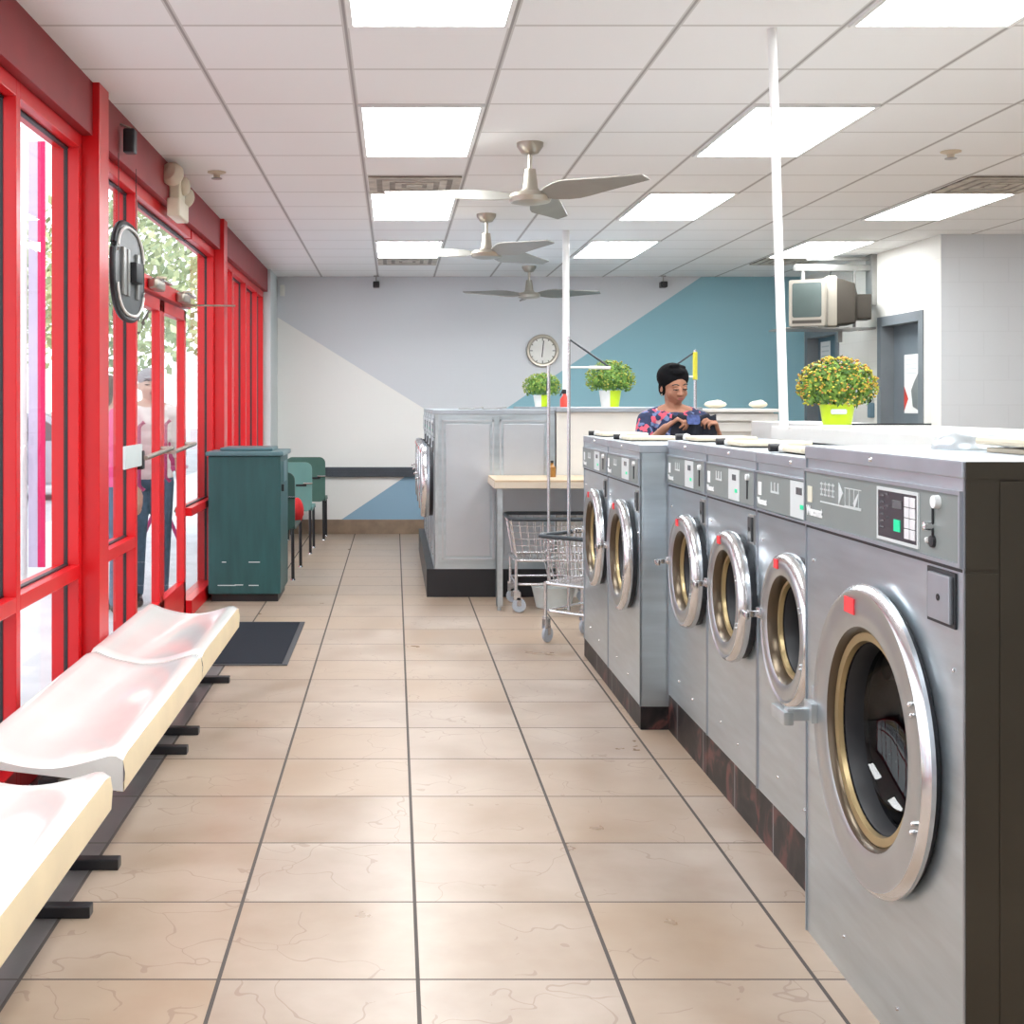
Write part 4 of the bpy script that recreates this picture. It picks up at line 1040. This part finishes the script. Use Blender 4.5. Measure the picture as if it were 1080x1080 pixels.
# header mounted items
t = thing('speaker', (-1.30, 6.05, 2.66), 'small black speaker on a bracket on the shaded red header by the first column', 'speaker')
MB().tube([(0, 0, .07), (.05, 0, .05)], .006, 6).build('bracket', M['nickel'], t)
MB().box((.02, -.035, -.07), (.075, .035, .045), .010, 3).build('body', M['black'], t)
t = thing('emergency_light', (-1.30, 7.45, 2.60), 'beige two lamp emergency light mounted on the shaded red header over the doors', 'emergency light')
MB().box((0, -.16, -.12), (.075, .16, -.015), .012, 3).box((0, -.09, -.02), (.065, .09, .14), .012, 3).build('housing', M['cream'], t)
MB().ball((.075, 0, .075), (.035, .055, .055), 3).build('front_boss', M['beige'], t)
for yy, zz in ((-.19, .10), (.20, .03)):
    h = MB().lathe([(.001, 0), (.058, 0), (.066, .015), (.066, .05), (.05, .075), (.001, .085)], seg=24)
    h.xf(Matrix.Translation((.055, yy, zz)) @ Matrix.Rotation(math.radians(75), 4, 'X') @ Matrix.Rotation(math.radians(-25), 4, 'Y'))
    o = h.build('lamp_head', M['beige'], t)
    MB().tube([(.05, yy * .5, zz), (.06, yy * .85, zz)], .012, 8).build('lamp_arm', M['bracket'], o)

# oval neon sign hanging in the window (seen from its back)
t = thing('neon_sign', (-1.27, 6.08, 2.03), 'dark grey oval backed hanging window sign with pale tube arcs beside the first column', 'sign')
def oval(a, b, n=40, z=0, ex=2.6):
    o_ = []
    for k in range(n):
        q = 2 * PI * k / n; c, s_ = math.cos(q), math.sin(q)
        o_.append((a * math.copysign(abs(c) ** (2 / ex), c), z + b * math.copysign(abs(s_) ** (2 / ex), s_)))
    return o_
MB().prism(oval(.325, .218), 'x', -.012, .012, .003).build('back_panel', M['signgrey'], t)
MB().tube([(.0, p[0], p[1]) for p in oval(.335, .225, 48)], .014, 8, closed=True).build('outer_frame', M['gasket'], t)
MB().tube([(.018, p[0], p[1]) for p in oval(.31, .205, 48)][2:23], .007, 8).tube([(.018, p[0], p[1]) for p in oval(.31, .205, 48)][26:47], .007, 8).build('tube', M['tube'], t)
MB().box((.012, -.05, -.05), (.055, .11, .045), .008).build('transformer', M['gasket'], t)
for a_, b_ in ((.12, .16), (-.20, -.14), (-.10, -.06)): MB().box((.010, a_, -.12), (.026, b_, .10), .004).build('rib', M['bracket'], t)
for yy in (-.2, .2):
    MB().tube([(0, yy, .20), (0, yy, .53)], .0018, 6).build('chain', M['gasket'], t)

# ------------------------------------------------------------------ grey doors
def grey_door(name, y0, y1, mat, poster):
    d = sroot(name, (WX, 0, 0))
    zt = 2.12
    MB().box((-.012, y0 - .085, 0), (.18, y0 + .006, zt + .08)).box((-.012, y1 - .006, 0), (.18, y1 + .085, zt + .08)).box((-.012, y0, zt - .006), (.18, y1, zt + .08)).build('door_frame', M['door_frame'], d, smooth=False)
    lf = MB().box((.11, y0 + .004, .01), (.15, y1 - .004, zt - .004), .002).build('door_leaf', M[mat], d, smooth=False)
    MB().lathe([(.001, .045), (.025, .045), (.028, .075), (.012, .09), (.010, .11)], (0, y1 - .08, 1.0), 'x', 16).build('door_knob', M['nickel'], lf)
    return lf
lf = grey_door('door_2', 10.82, 11.66, 'door_grey', 1)
ps = thing('poster', (WX + .108, 11.24, 1.585), 'white poster with a red wedge and grey print on the right hand slate door', 'poster')
MB().box((-.003, -.17, -.26), (0, .17, .26)).build('sheet', M['paper'], ps, smooth=False)
MB().prism([(.17, -.24), (.17, -.02), (.08, -.13)], 'x', -.0045, -.003).build('red_wedge', M['redplastic'], ps, smooth=False)
MB().prism([(-.16, -.24), (-.02, -.20), (.02, -.06), (-.05, .02), (-.12, .08), (-.16, .12)], 'x', -.0045, -.003).build('grey_print', M['bracket'], ps, smooth=False)
mb = MB()
for k in range(4): mb.box((-.0045, -.10, .21 - k * .04), (-.003, .12, .218 - k * .04))
mb.build('print_lines', M['ctrl_light'], ps, smooth=False)
lf = grey_door('door_3', 12.86, 13.74, 'door_blue', 0)
ps = thing('notice', (WX + .108, 13.50, 1.88), 'small white notice sheet on the blue grey door behind the televisions', 'notice')
MB().box((-.003, -.15, -.19), (0, .15, .19)).build('sheet', M['paper'], ps, smooth=False)
mb = MB()
for k in range(6): mb.box((-.0045, -.11, .13 - k * .05), (-.003, .11, .145 - k * .05))
mb.build('print_lines', M['ctrl_light'], ps, smooth=False)
t = thing('wall_phone', (WX, 11.86, 1.36), 'narrow dark blue wall mounted handset left of the slate door', 'handset')
MB().box((-.05, -.03, -.08), (0, .03, .06), .01, 3).build('body', M['door_blue'], t); MB().ball((-.04, 0, .08), (.022, .028, .022), 2).build('top_knob', M['black'], t)

# ------------------------------------------------------------------ televisions on arm
t = thing('television_bracket', (WX, 11.85, 2.54), 'grey steel wall arm and shelf carrying the two old televisions', 'bracket')
MB().box((-.05, -.08, -.22), (-.0, .08, .27), .008).build('wall_plate', M['bracket'], t)
MB().box((-.74, -.035, .10), (-.04, .035, .16), .006).box((-.62, -.02, .20), (-.04, .02, .23), .004).build('arm', M['bracket'], t)
MB().tube([(-.66, 0, .12), (-.66, 0, -.06)], .02, 10).build('drop_tube', M['bracket'], t)
MB().tube([(-.40, .0, .10), (-.42, .02, -.04), (-.36, 0, -.10)], .005, 6).build('cable', M['black'], t)
MB().box((-.92, -.30, -.452), (-.16, .20, -.437), .003).box((-.34, -.02, -.56), (-.30, .02, -.452), .003).tube([(-.16, -.04, -.444), (-.0, -.04, -.43)], .012, 8).build('shelf', M['bracket'], t, smooth=False)
MB().box((-.20, -.03, -.437), (-.18, .0, .10), .002).build('strut', M['bracket'], t, smooth=False)
def tv(loc, rz, w, h, d, lab):
    t = thing('television', loc, lab, 'television', 'old televisions on the wall arm', rz)
    # faces local -y
    b = MB().prism(rrect(w, h, .02, 4, 0, h / 2), 'y', 0, .085, .006); b.build('bezel', M['tv_body'], t)
    MB().prism(rrect(w * .80, h * .74, .02, 4, 0, h * .56), 'y', -.004, .004, .002).build('screen', M['tv_glass'], t)
    mb = MB(); A = rrect(w * .94, h * .94, .02, 4, 0, h / 2); B = rrect(w * .90, h * .80, .02, 4, 0, h * .46); C = rrect(w * .55, h * .5, .02, 4, 0, h * .40)
    R_ = [[mb.bm.verts.new((p[0], y, p[1])) for p in Q] for Q, y in ((A, .085), (B, .085 + d * .5), (C, .085 + d * .62), (C, .085 + d))]
    n = len(A)
    for i in range(3):
        for k in range(n): mb.bm.faces.new((R_[i][k], R_[i][(k + 1) % n], R_[i + 1][(k + 1) % n], R_[i + 1][k]))
    mb.bm.faces.new(R_[-1]); mb.build('rear_shell', M['tv_dark'], t)
    MB().box((-w * .4, -.003, h * .06), (w * .4, .0, h * .13)).build('speaker_grille', M['tv_dark'], t, smooth=False)
tv((3.70, 11.46, 2.106), math.radians(-30), .32, .42, .16, 'left old television whose grey screen faces the room')
tv((3.93, 11.72, 2.106), math.radians(-97), .40, .46, .32, 'right old television turned side on, dark rear shell toward the wall')

# ------------------------------------------------------------------ people
def remesh(o, vox=.007, smooth=3):
    r = o.modifiers.new('rm', 'REMESH'); r.mode = 'VOXEL'; r.voxel_size = vox; r.use_smooth_shade = True
    if smooth:
        s = o.modifiers.new('sm', 'SMOOTH'); s.iterations = smooth; s.factor = .5
    return o
def lerp(a, b, t): return Vector(a) * (1 - t) + Vector(b) * t
def hand(mb, wrist, palm_dir, curl_dir, side, s=1.0, curl=1.0):
    """palm + four fingers + thumb. palm_dir: wrist->knuckles; curl_dir: where the palm faces; side: unit thumb side"""
    w = Vector(wrist); p = Vector(palm_dir).normalized(); c = Vector(curl_dir).normalized(); sd = p.cross(c).normalized() * side
    kn = w + p * .085 * s
    for k in range(4):
        off = sd * (.030 - .020 * k) * s
        mb.limb(w + p * .012 * s + off * .6, kn + off, .015 * s, .0115 * s, 8)
    lens = (.040, .045, .042, .032)
    for k in range(4):
        off = sd * (.031 - .0205 * k) * s
        a = kn + off; L = lens[k] * s; q = p; r = .0088 * s
        ang = (.75 + .08 * k) * curl
        for j in range(3):
            q = (q * math.cos(ang) + c * math.sin(ang)).normalized() if j == 0 else (Matrix.Rotation(0, 3, 'X') @ (q * math.cos(ang * .9) + (c * math.cos(ang * (j)) - p * math.sin(ang * (j))).normalized() * math.sin(ang * .9))).normalized()
            b = a + q * L * (1, .72, .55)[j]
            mb.limb(a, b, r * (1 - .08 * j), r * (.92 - .08 * j), 8); a = b
    a = w + p * .022 * s + sd * .026 * s
    b = a + (p * .55 + sd * .65 + c * .35).normalized() * .042 * s; d = b + (p * .8 + c * .55 + sd * .05).normalized() * .034 * s
    mb.limb(a, b, .013 * s, .0105 * s, 8); mb.limb(b, d, .0105 * s, .008 * s, 8)

def person(loc, rz, H0, skin, lab, pose, top, legs, headrot=(0, 0, 0), extra=None, female=True, sleeve=.45, head_item='wrap', thing_top='blouse', vox=.007):
    """local frame: faces -Y, feet at z=0"""
    s = H0 / 1.62
    sh = 1.335 * s; hip = .86 * s; sw = (.165 if female else .185) * s
    body = MB()
    P = pose
    neck = Vector((0, .01, sh + .035 * s)); hc = Vector((0, -.012 * s, sh + .175 * s))
    # torso as stacked ellipsoids
    for z, rx, ry, y in ((hip, .150, .105, 0), (hip + .10, .132, .098, 0), (hip + .20, .120, .090, 0), (hip + .30, .130, .098, 0), (hip + .38, .138, .098, .0), (sh - .045, .130, .080, .005)):
        body.ball((0, y * s, z if z > 1.3 * s else z), (rx * s, ry * s, .095 * s), 3)
    for sx in (-1, 1):
        body.ball((sx * sw * .80, .005, sh - .02 * s), (.065 * s, .055 * s, .05 * s), 2)
        body.limb((sx * sw * .8, .01, sh - .005), (sx * .03 * s, .01, sh + .035 * s), .042 * s, .038 * s)
        if female: body.ball((sx * .062 * s, -.080 * s, sh - .16 * s), (.058 * s, .05 * s, .055 * s), 2)
    body.limb((0, .015, sh - .03 * s), (0, .0, sh + .085 * s), .052 * s, .046 * s)
    # head
    hm = MB()
    hm.ball((0, .012 * s, .018 * s), (.074 * s, .088 * s, .088 * s), 3)
    hm.ball((0, -.025 * s, -.030 * s), (.064 * s, .062 * s, .072 * s), 3)
    hm.ball((0, -.040 * s, -.078 * s), (.036 * s, .036 * s, .028 * s), 2)
    for sx in (-1, 1):
        hm.ball((sx * .036 * s, -.050 * s, -.035 * s), (.026 * s, .024 * s, .026 * s), 2)
        hm.ball((sx * .076 * s, .010 * s, -.015 * s), (.010 * s, .020 * s, .030 * s), 2)
        hm.ball((sx * .030 * s, -.068 * s, .014 * s), (.022 * s, .012 * s, .008 * s), 2)
    hm.limb((0, -.078 * s, .004 * s), (0, -.098 * s, -.030 * s), .008 * s, .013 * s, 10)
    for sx in (-1, 1): hm.ball((sx * .013 * s, -.088 * s, -.033 * s), .009 * s, 2)
    hm.ball((0, -.080 * s, -.060 * s), (.024 * s, .013 * s, .010 * s), 2)
    HR = Euler([math.radians(a) for a in headrot]).to_matrix().to_4x4()
    HM = Matrix.Translation(hc) @ HR
    hm.xf(HM)
    me = bpy.data.meshes.new('x'); hm.bm.to_mesh(me); hm.bm.free(); body.bm.from_mesh(me); bpy.data.meshes.remove(me)
    body.limb((0, .01, sh + .05 * s), HM @ Vector((0, .02 * s, -.05 * s)), .046 * s, .05 * s)
    # arms
    hands = []
    for sx, key in ((-1, 'L'), (1, 'R')):
        S_ = Vector((sx * sw, .005, sh - .03 * s)); E = Vector(P[key][0]); W = Vector(P[key][1])
        body.limb(S_, E, .045 * s, .036 * s); body.limb(E, lerp(E, W, .4), .037 * s, .034 * s); body.limb(lerp(E, W, .4), W, .034 * s, .024 * s)
        hand(body, W, P[key][2], P[key][3], P[key][4], s, P[key][5])
    # legs
    for sx in (-1, 1):
        h0 = Vector((sx * .078 * s, 0, hip - .01)); kn = Vector((sx * .085 * s, -.01 * s, .46 * s)); an = Vector((sx * .085 * s, .02 * s, .075 * s))
        body.limb(h0, kn, .083 * s, .052 * s); body.limb(kn, lerp(kn, an, .35), .050 * s, .052 * s); body.limb(lerp(kn, an, .35), an, .052 * s, .033 * s)
        body.limb(an - Vector((0, 0, .03)), (sx * .095 * s, -.13 * s, .03 * s), .036 * s, .028 * s)
    for v in body.bm.verts: v.co.z = max(v.co.z, .004)
    root = body.build('person', M[skin]); remesh(root, vox)
    root.location = loc; root.rotation_euler = (0, 0, rz); tag(root, lab, 'person')
    # face details
    for sx in (-1, 1):
        e = MB().ball((sx * .030 * s, -.0775 * s, -.004 * s), (.0125 * s, .008 * s, .0045 * s), 2).xf(HM).build('eye', M['eyew'], root)
        MB().ball((sx * .030 * s, -.0785 * s, .0015 * s), (.0155 * s, .0095 * s, .006 * s), 2).xf(HM).build('eyelid', M[skin], root)
        MB().ball((sx * .030 * s, -.0845 * s, -.005 * s), (.006 * s, .003 * s, .0042 * s), 2).xf(HM).build('iris', M['dark'], e)
        MB().tube([(sx * .014 * s, -.083 * s, -.003 * s), (sx * .030 * s, -.0875 * s, -.0025 * s), (sx * .046 * s, -.078 * s, -.004 * s)], .0028 * s, 6).xf(HM).build('eyelash', M['dark'], root)
        MB().tube([(sx * .013 * s, -.085 * s, .022 * s), (sx * .030 * s, -.083 * s, .029 * s), (sx * .050 * s, -.068 * s, .021 * s)], .0034 * s, 6).xf(HM).build('eyebrow', M['dark'], root)
    MB().ball((0, -.0915 * s, -.056 * s), (.019 * s, .006 * s, .0042 * s), 2).ball((0, -.0905 * s, -.064 * s), (.016 * s, .006 * s, .005 * s), 2).xf(HM).build('lips', M['lip'], root)
    # top garment
    g = MB(); k = .012
    for z, rx, ry, y in ((hip + .02, .165, .120, 0), (hip + .10, .150, .112, 0), (hip + .20, .140, .106, 0), (hip + .30, .145, .112, 0), (hip + .38, .150, .110, .0), (sh - .055, .140, .090, .005)):
        g.ball((0, y, z), (rx * s, ry * s, .098 * s), 3)
    for sx, key in ((-1, 'L'), (1, 'R')):
        S_ = Vector((sx * sw, .005, sh - .03 * s)); E = Vector(P[key][0])
        g.ball((sx * sw * .80, .005, sh - .03 * s), (.076 * s, .066 * s, .056 * s), 2)
        g.limb((sx * sw * .8, .01, sh - .012), (sx * .058 * s, .018, sh + .030 * s), .052 * s, .036 * s)
        g.limb((sx * .075 * s, -.035 * s, sh - .01), (sx * .035 * s, -.075 * s, sh - .09 * s), .038 * s, .034 * s)
        g.limb(S_, lerp(S_, E, .95 if sleeve < .9 else 1.0), .058 * s, .054 * s)
        if sleeve >= .9: g.limb(E, lerp(E, P[key][1], .9), .048 * s, .036 * s)
        if female: g.ball((sx * .062 * s, -.088 * s, sh - .16 * s), (.066 * s, .056 * s, .064 * s), 2)
    o = g.build(thing_top, M[top], root); remesh(o, vox, 4)
    # trousers
    g = MB()
    g.ball((0, 0, hip), (.165 * s, .118 * s, .10 * s), 3)
    for sx in (-1, 1):
        kn = Vector((sx * .085 * s, -.01 * s, .46 * s)); an = Vector((sx * .085 * s, .02 * s, .085 * s))
        g.limb((sx * .078 * s, 0, hip - .02), kn, .094 * s, .064 * s); g.limb(kn, an, .064 * s, .050 * s)
    o = g.build('trousers', M[legs], root); remesh(o, vox, 3)
    for sx in (-1, 1):
        g = MB().limb((sx * .086 * s, .02 * s, .045), (sx * .097 * s, -.135 * s, .036), .042 * s, .036 * s)
        for v in g.bm.verts: v.co.z = max(v.co.z, .0)
        o = g.build('shoe', M['black'], root)
    # head covering
    if head_item == 'wrap':
        g = MB()
        g.ball((0, .030 * s, .048 * s), (.096 * s, .098 * s, .086 * s), 3)
        g.ball((0, .075 * s, .045 * s), (.058 * s, .058 * s, .058 * s), 2)
        g.ball((.0, -.012 * s, .090 * s), (.062 * s, .060 * s, .030 * s), 2)
        g.ball((-.012 * s, -.01 * s, .126 * s), (.034 * s, .026 * s, .014 * s), 2)
        g.ball((.035 * s, .0, .112 * s), (.03 * s, .03 * s, .014 * s), 2)
        for sx in (-1, 1): g.ball((sx * .066 * s, .022 * s, -.008 * s), (.021 * s, .040 * s, .058 * s), 2)
        g.xf(HM); o = g.build('head_wrap', M['wrap'], root); remesh(o, .005, 2)
        for sx in (-1, 1):
            MB().ball((sx * .080 * s, -.002 * s, -.052 * s), (.005, .005, .009), 1).xf(HM).build('earring', M['nickel'], root)
    elif head_item == 'hair':
        g = MB(); g.ball((0, .022 * s, .032 * s), (.084 * s, .094 * s, .084 * s), 3); g.ball((0, .06 * s, -.03 * s), (.07 * s, .05 * s, .09 * s), 2)
        g.xf(HM); o = g.build('hair', M['bark'], root); remesh(o, .007, 2)
    else:
        g = MB(); g.ball((0, .016 * s, .040 * s), (.082 * s, .096 * s, .076 * s), 3); g.ball((0, -.085 * s, .040 * s), (.06 * s, .05 * s, .008 * s), 2)
        g.xf(HM); o = g.build('cap', M['cap'], root); remesh(o, .007, 1)
    return root
# local offsets for the woman at (1.655, 7.66): her right arm is image left (local -x)
WL = Vector((1.680, 7.68, 0))
poseW = {'L': ((-.225, -.10, 1.115), (-.135, -.30, 1.270), (.62, -.30, .52), (.55, -.1, -.75), 1, 1.15),
         'R': ((.245, -.10, 1.10), (.165, -.31, 1.235), (-.30, -.40, .75), (-.85, .1, -.35), -1, 1.15)}
person(WL, math.radians(4), 1.625, 'skin', 'woman in a black headwrap and floral blouse holding up a navy garment behind the washers', poseW, 'floral', 'denim', headrot=(14, -3, 10), vox=.005)
# garment she holds
mb = MB(); nx, ny = 26, 18
gx0, gx1, gz0, gz1 = 1.595, 1.845, 1.05, 1.365
grid = []
for j in range(ny + 1):
    v = j / ny; row = []
    for i in range(nx + 1):
        u = i / nx
        wdt = 1 + .18 * v
        x = (gx0 + gx1) / 2 + (u - .5) * (gx1 - gx0) * wdt
        z = gz1 - (gz1 - gz0) * v - .030 * math.sin(PI * u) * (1 - v) - (.018 if u < .12 or u > .88 else 0) * (1 - v)
        y = 7.335 + .018 * math.sin(u * 19 + v * 3) * (.3 + v) + .02 * math.sin(u * PI)
        row.append(mb.bm.verts.new((x, y, z)))
    grid.append(row)
for j in range(ny):
    for i in range(nx): mb.bm.faces.new((grid[j][i], grid[j][i + 1], grid[j + 1][i + 1], grid[j + 1][i]))
gt = thing('garment', (0, 0, 0), 'dark navy garment with a blue printed patch held up in the hands of the woman', 'garment')
o = mb.build('cloth', M['navycloth'], gt); so = o.modifiers.new('s', 'SOLIDIFY'); so.thickness = .006
MB().prism(rrect(.075, .055, .015, 4, 1.715, 1.315), 'y', 7.322, 7.326).build('printed_patch', M['bluecloth'], gt)

poseS = {'L': ((-.22, .02, 1.06), (-.21, -.06, .83), (0, -.1, -1), (1, 0, 0), 1, .35),
         'R': ((.22, .02, 1.06), (.21, -.06, .83), (0, -.1, -1), (-1, 0, 0), -1, .35)}
person((-1.75, 9.12, -.02), math.radians(20), 1.68, 'skin2', 'person in a pale shirt, cap and blue jeans standing outside the glass door', poseS, 'whiteshirt', 'denim', female=False, head_item='cap', thing_top='shirt', vox=.011)
person((-1.95, 8.72, -.02), math.radians(150), 1.62, 'skin2', 'person in a bright pink shirt standing outside, behind the red mullion', poseS, 'pinkshirt', 'denim', head_item='hair', thing_top='shirt', vox=.011)

# ------------------------------------------------------------------ street things seen through the glass
t = thing('outdoor_strips', (-2.78, 9.6, -.12), 'tall white, lilac and magenta banner standing outside the nearest red window', 'strip')  # added white, lilac and magenta strips standing outside the window
MB().tube([(-.02, 0, 0), (-.02, 0, 3.6)], .04, 12).build('pole', M['whitepaint'], t)
MB().box((.03, -.006, .3), (.10, .006, 3.5)).build('lilac_panel', M['lilac'], t, smooth=False)
MB().box((.10, -.008, .3), (.155, .008, 3.5)).build('magenta_panel', M['magenta'], t, smooth=False)
MB().lathe([(.001, 0), (.22, 0), (.22, .03), (.001, .05)], (0, 0, 0), seg=20).build('base', M['black'], t)
def tree(x, y, h, r, lab, seed):
    t = thing('street_tree', (x, y, -.15), lab, 'tree', 'trees beyond the car park'); rnd = random.Random(seed)
    mb = MB().tube([(0, 0, 0), (.05, 0, h * .3), (0, .1, h * .6)], .16, 10, r2=.07)
    for k in range(5):
        a = k * 1.26; mb.tube([(0, .05, h * .45), (r * .5 * math.cos(a), r * .5 * math.sin(a), h * .75)], .05, 6, r2=.02)
    mb.build('trunk', M['bark'], t)
    mb = MB()
    for i in range(2600):
        a = rnd.uniform(0, 2 * PI); z = rnd.uniform(-1, 1); q = math.sqrt(1 - z * z); k = rnd.random() ** .4
        lob = 1 + .25 * math.sin(3 * a + seed) + .2 * math.sin(5 * z)
        c = Vector((q * math.cos(a) * r * k * lob, q * math.sin(a) * r * k * lob, h * .68 + z * h * .34 * k))
        u = Vector((rnd.uniform(-1, 1), rnd.uniform(-1, 1), rnd.uniform(-1, 1))).normalized(); v = u.orthogonal().normalized(); s_ = rnd.uniform(.07, .15)
        mb.bm.faces.new([mb.bm.verts.new(c + d) for d in (-u * s_, v * s_ * .6, u * s_, -v * s_ * .6)])
    mb.build('crown', M['treeleaf'], t)
tree(-5.6, 27, 6.2, 2.1, 'leafy street tree seen through the transom glass over the doors', 3)
tree(-10.5, 33, 6.5, 2.4, 'pale leafy tree farther out across the car park', 5)
def car(loc, rz, mat, lab):
    t = thing('parked_car', loc, lab, 'car', 'parked cars outside', rz)
    side = [(-2.1, .25), (-2.15, .62), (-1.95, .82), (-1.3, .90), (-.75, 1.34), (.65, 1.40), (1.35, .95), (2.0, .88), (2.15, .6), (2.1, .25)]
    MB().prism(side, 'y', -.85, .85, .05).build('body', M[mat], t)
    MB().prism([(-1.15, .93), (-.70, 1.28), (.60, 1.33), (1.15, .96)], 'y', -.862, .862).build('window', M['lcd'], t)
    for wx in (-1.35, 1.35):
        for wy in (-.80, .80):
            w = MB().lathe([(.001, -.1), (.30, -.1), (.33, -.06), (.33, .06), (.30, .1), (.001, .1)], (wx, wy, .33), 'y', 24).build('wheel', M['tyre'], t)
            MB().lathe([(.001, -.115), (.19, -.105), (.001, .115)], (wx, wy, .33), 'y', 16).build('hub', M['nickel'], w)
car((-6.2, 21, -.12), 0, 'carpaint', 'silver car parked outside, seen through the glass door')
car((-8.4, 17.5, -.12), math.radians(8), 'carblue', 'blue car parked outside beyond the banner')
t = thing('cafe_stand', (-2.42, 13.2, -.02), 'burgundy metal stand with crossed legs on the pavement outside the door', 'stand')
MB().tube([(-.2, 0, 0), (.12, 0, .75)], .02, 8).tube([(.2, 0, 0), (-.12, 0, .75)], .02, 8).build('leg_frame', M['burgundy'], t)
MB().box((-.25, -.25, .75), (.25, .25, .79), .01).box((-.22, .2, .79), (.22, .24, 1.2), .01).build('seat', M['burgundy'], t, smooth=False)

# ------------------------------------------------------------------ lighting
w = bpy.data.worlds.new('World'); scn.world = w; w.use_nodes = True
nt = w.node_tree; bg = nt.nodes['Background']
tc = nt.nodes.new('ShaderNodeTexCoord'); sp = nt.nodes.new('ShaderNodeSeparateXYZ'); nt.links.new(tc.outputs['Generated'], sp.inputs[0])
rp = nt.nodes.new('ShaderNodeValToRGB'); e = rp.color_ramp.elements
e[0].position = 0.0; e[0].color = (0.90, 0.92, 0.95, 1); e[1].position = .6; e[1].color = (0.86, 0.93, 1.0, 1)
nt.links.new(sp.outputs[2], rp.inputs['Fac']); nt.links.new(rp.outputs['Color'], bg.inputs['Color'])
bg.inputs['Strength'].default_value = 2.3

def area(name, loc, rot, sx, sy, e_, col=(1, 1, 1)):
    l = bpy.data.lights.new(name, 'AREA'); l.shape = 'RECTANGLE'; l.size = sx; l.size_y = sy; l.energy = e_; l.color = col
    o = bpy.data.objects.new(name, l); COL.objects.link(o); o.location = loc; o.rotation_euler = rot
    return o
# daylight entering through the storefront glass
pt = area('window_portal', (-1.52, 6.5, 1.3), (0, -PI / 2, 0), 2.5, 13.0, 1)
pt.data.cycles.is_portal = True
su = bpy.data.lights.new('soft_sun', 'SUN'); su.energy = 1.2; su.angle = math.radians(25); su.color = (1.0, .97, .92)
so_ = bpy.data.objects.new('soft_sun', su); COL.objects.link(so_); so_.rotation_euler = (math.radians(20), math.radians(38), 0)

# ------------------------------------------------------------------ camera
cd = bpy.data.cameras.new('camera'); cam = bpy.data.objects.new('camera', cd); COL.objects.link(cam)
cam.location = (0, 0, 1.4); cam.rotation_euler = (PI / 2, 0, 0)
cd.sensor_width = 36; cd.lens = 36 * F / 1080
cd.shift_x = (540 - 416) / 1080; cd.shift_y = -(540 - 427) / 1080
cd.clip_start = .05; cd.clip_end = 300
scn.camera = cam
scn.view_settings.view_transform = 'Standard'
scn.view_settings.look = 'None'
scn.view_settings.exposure = 0.17
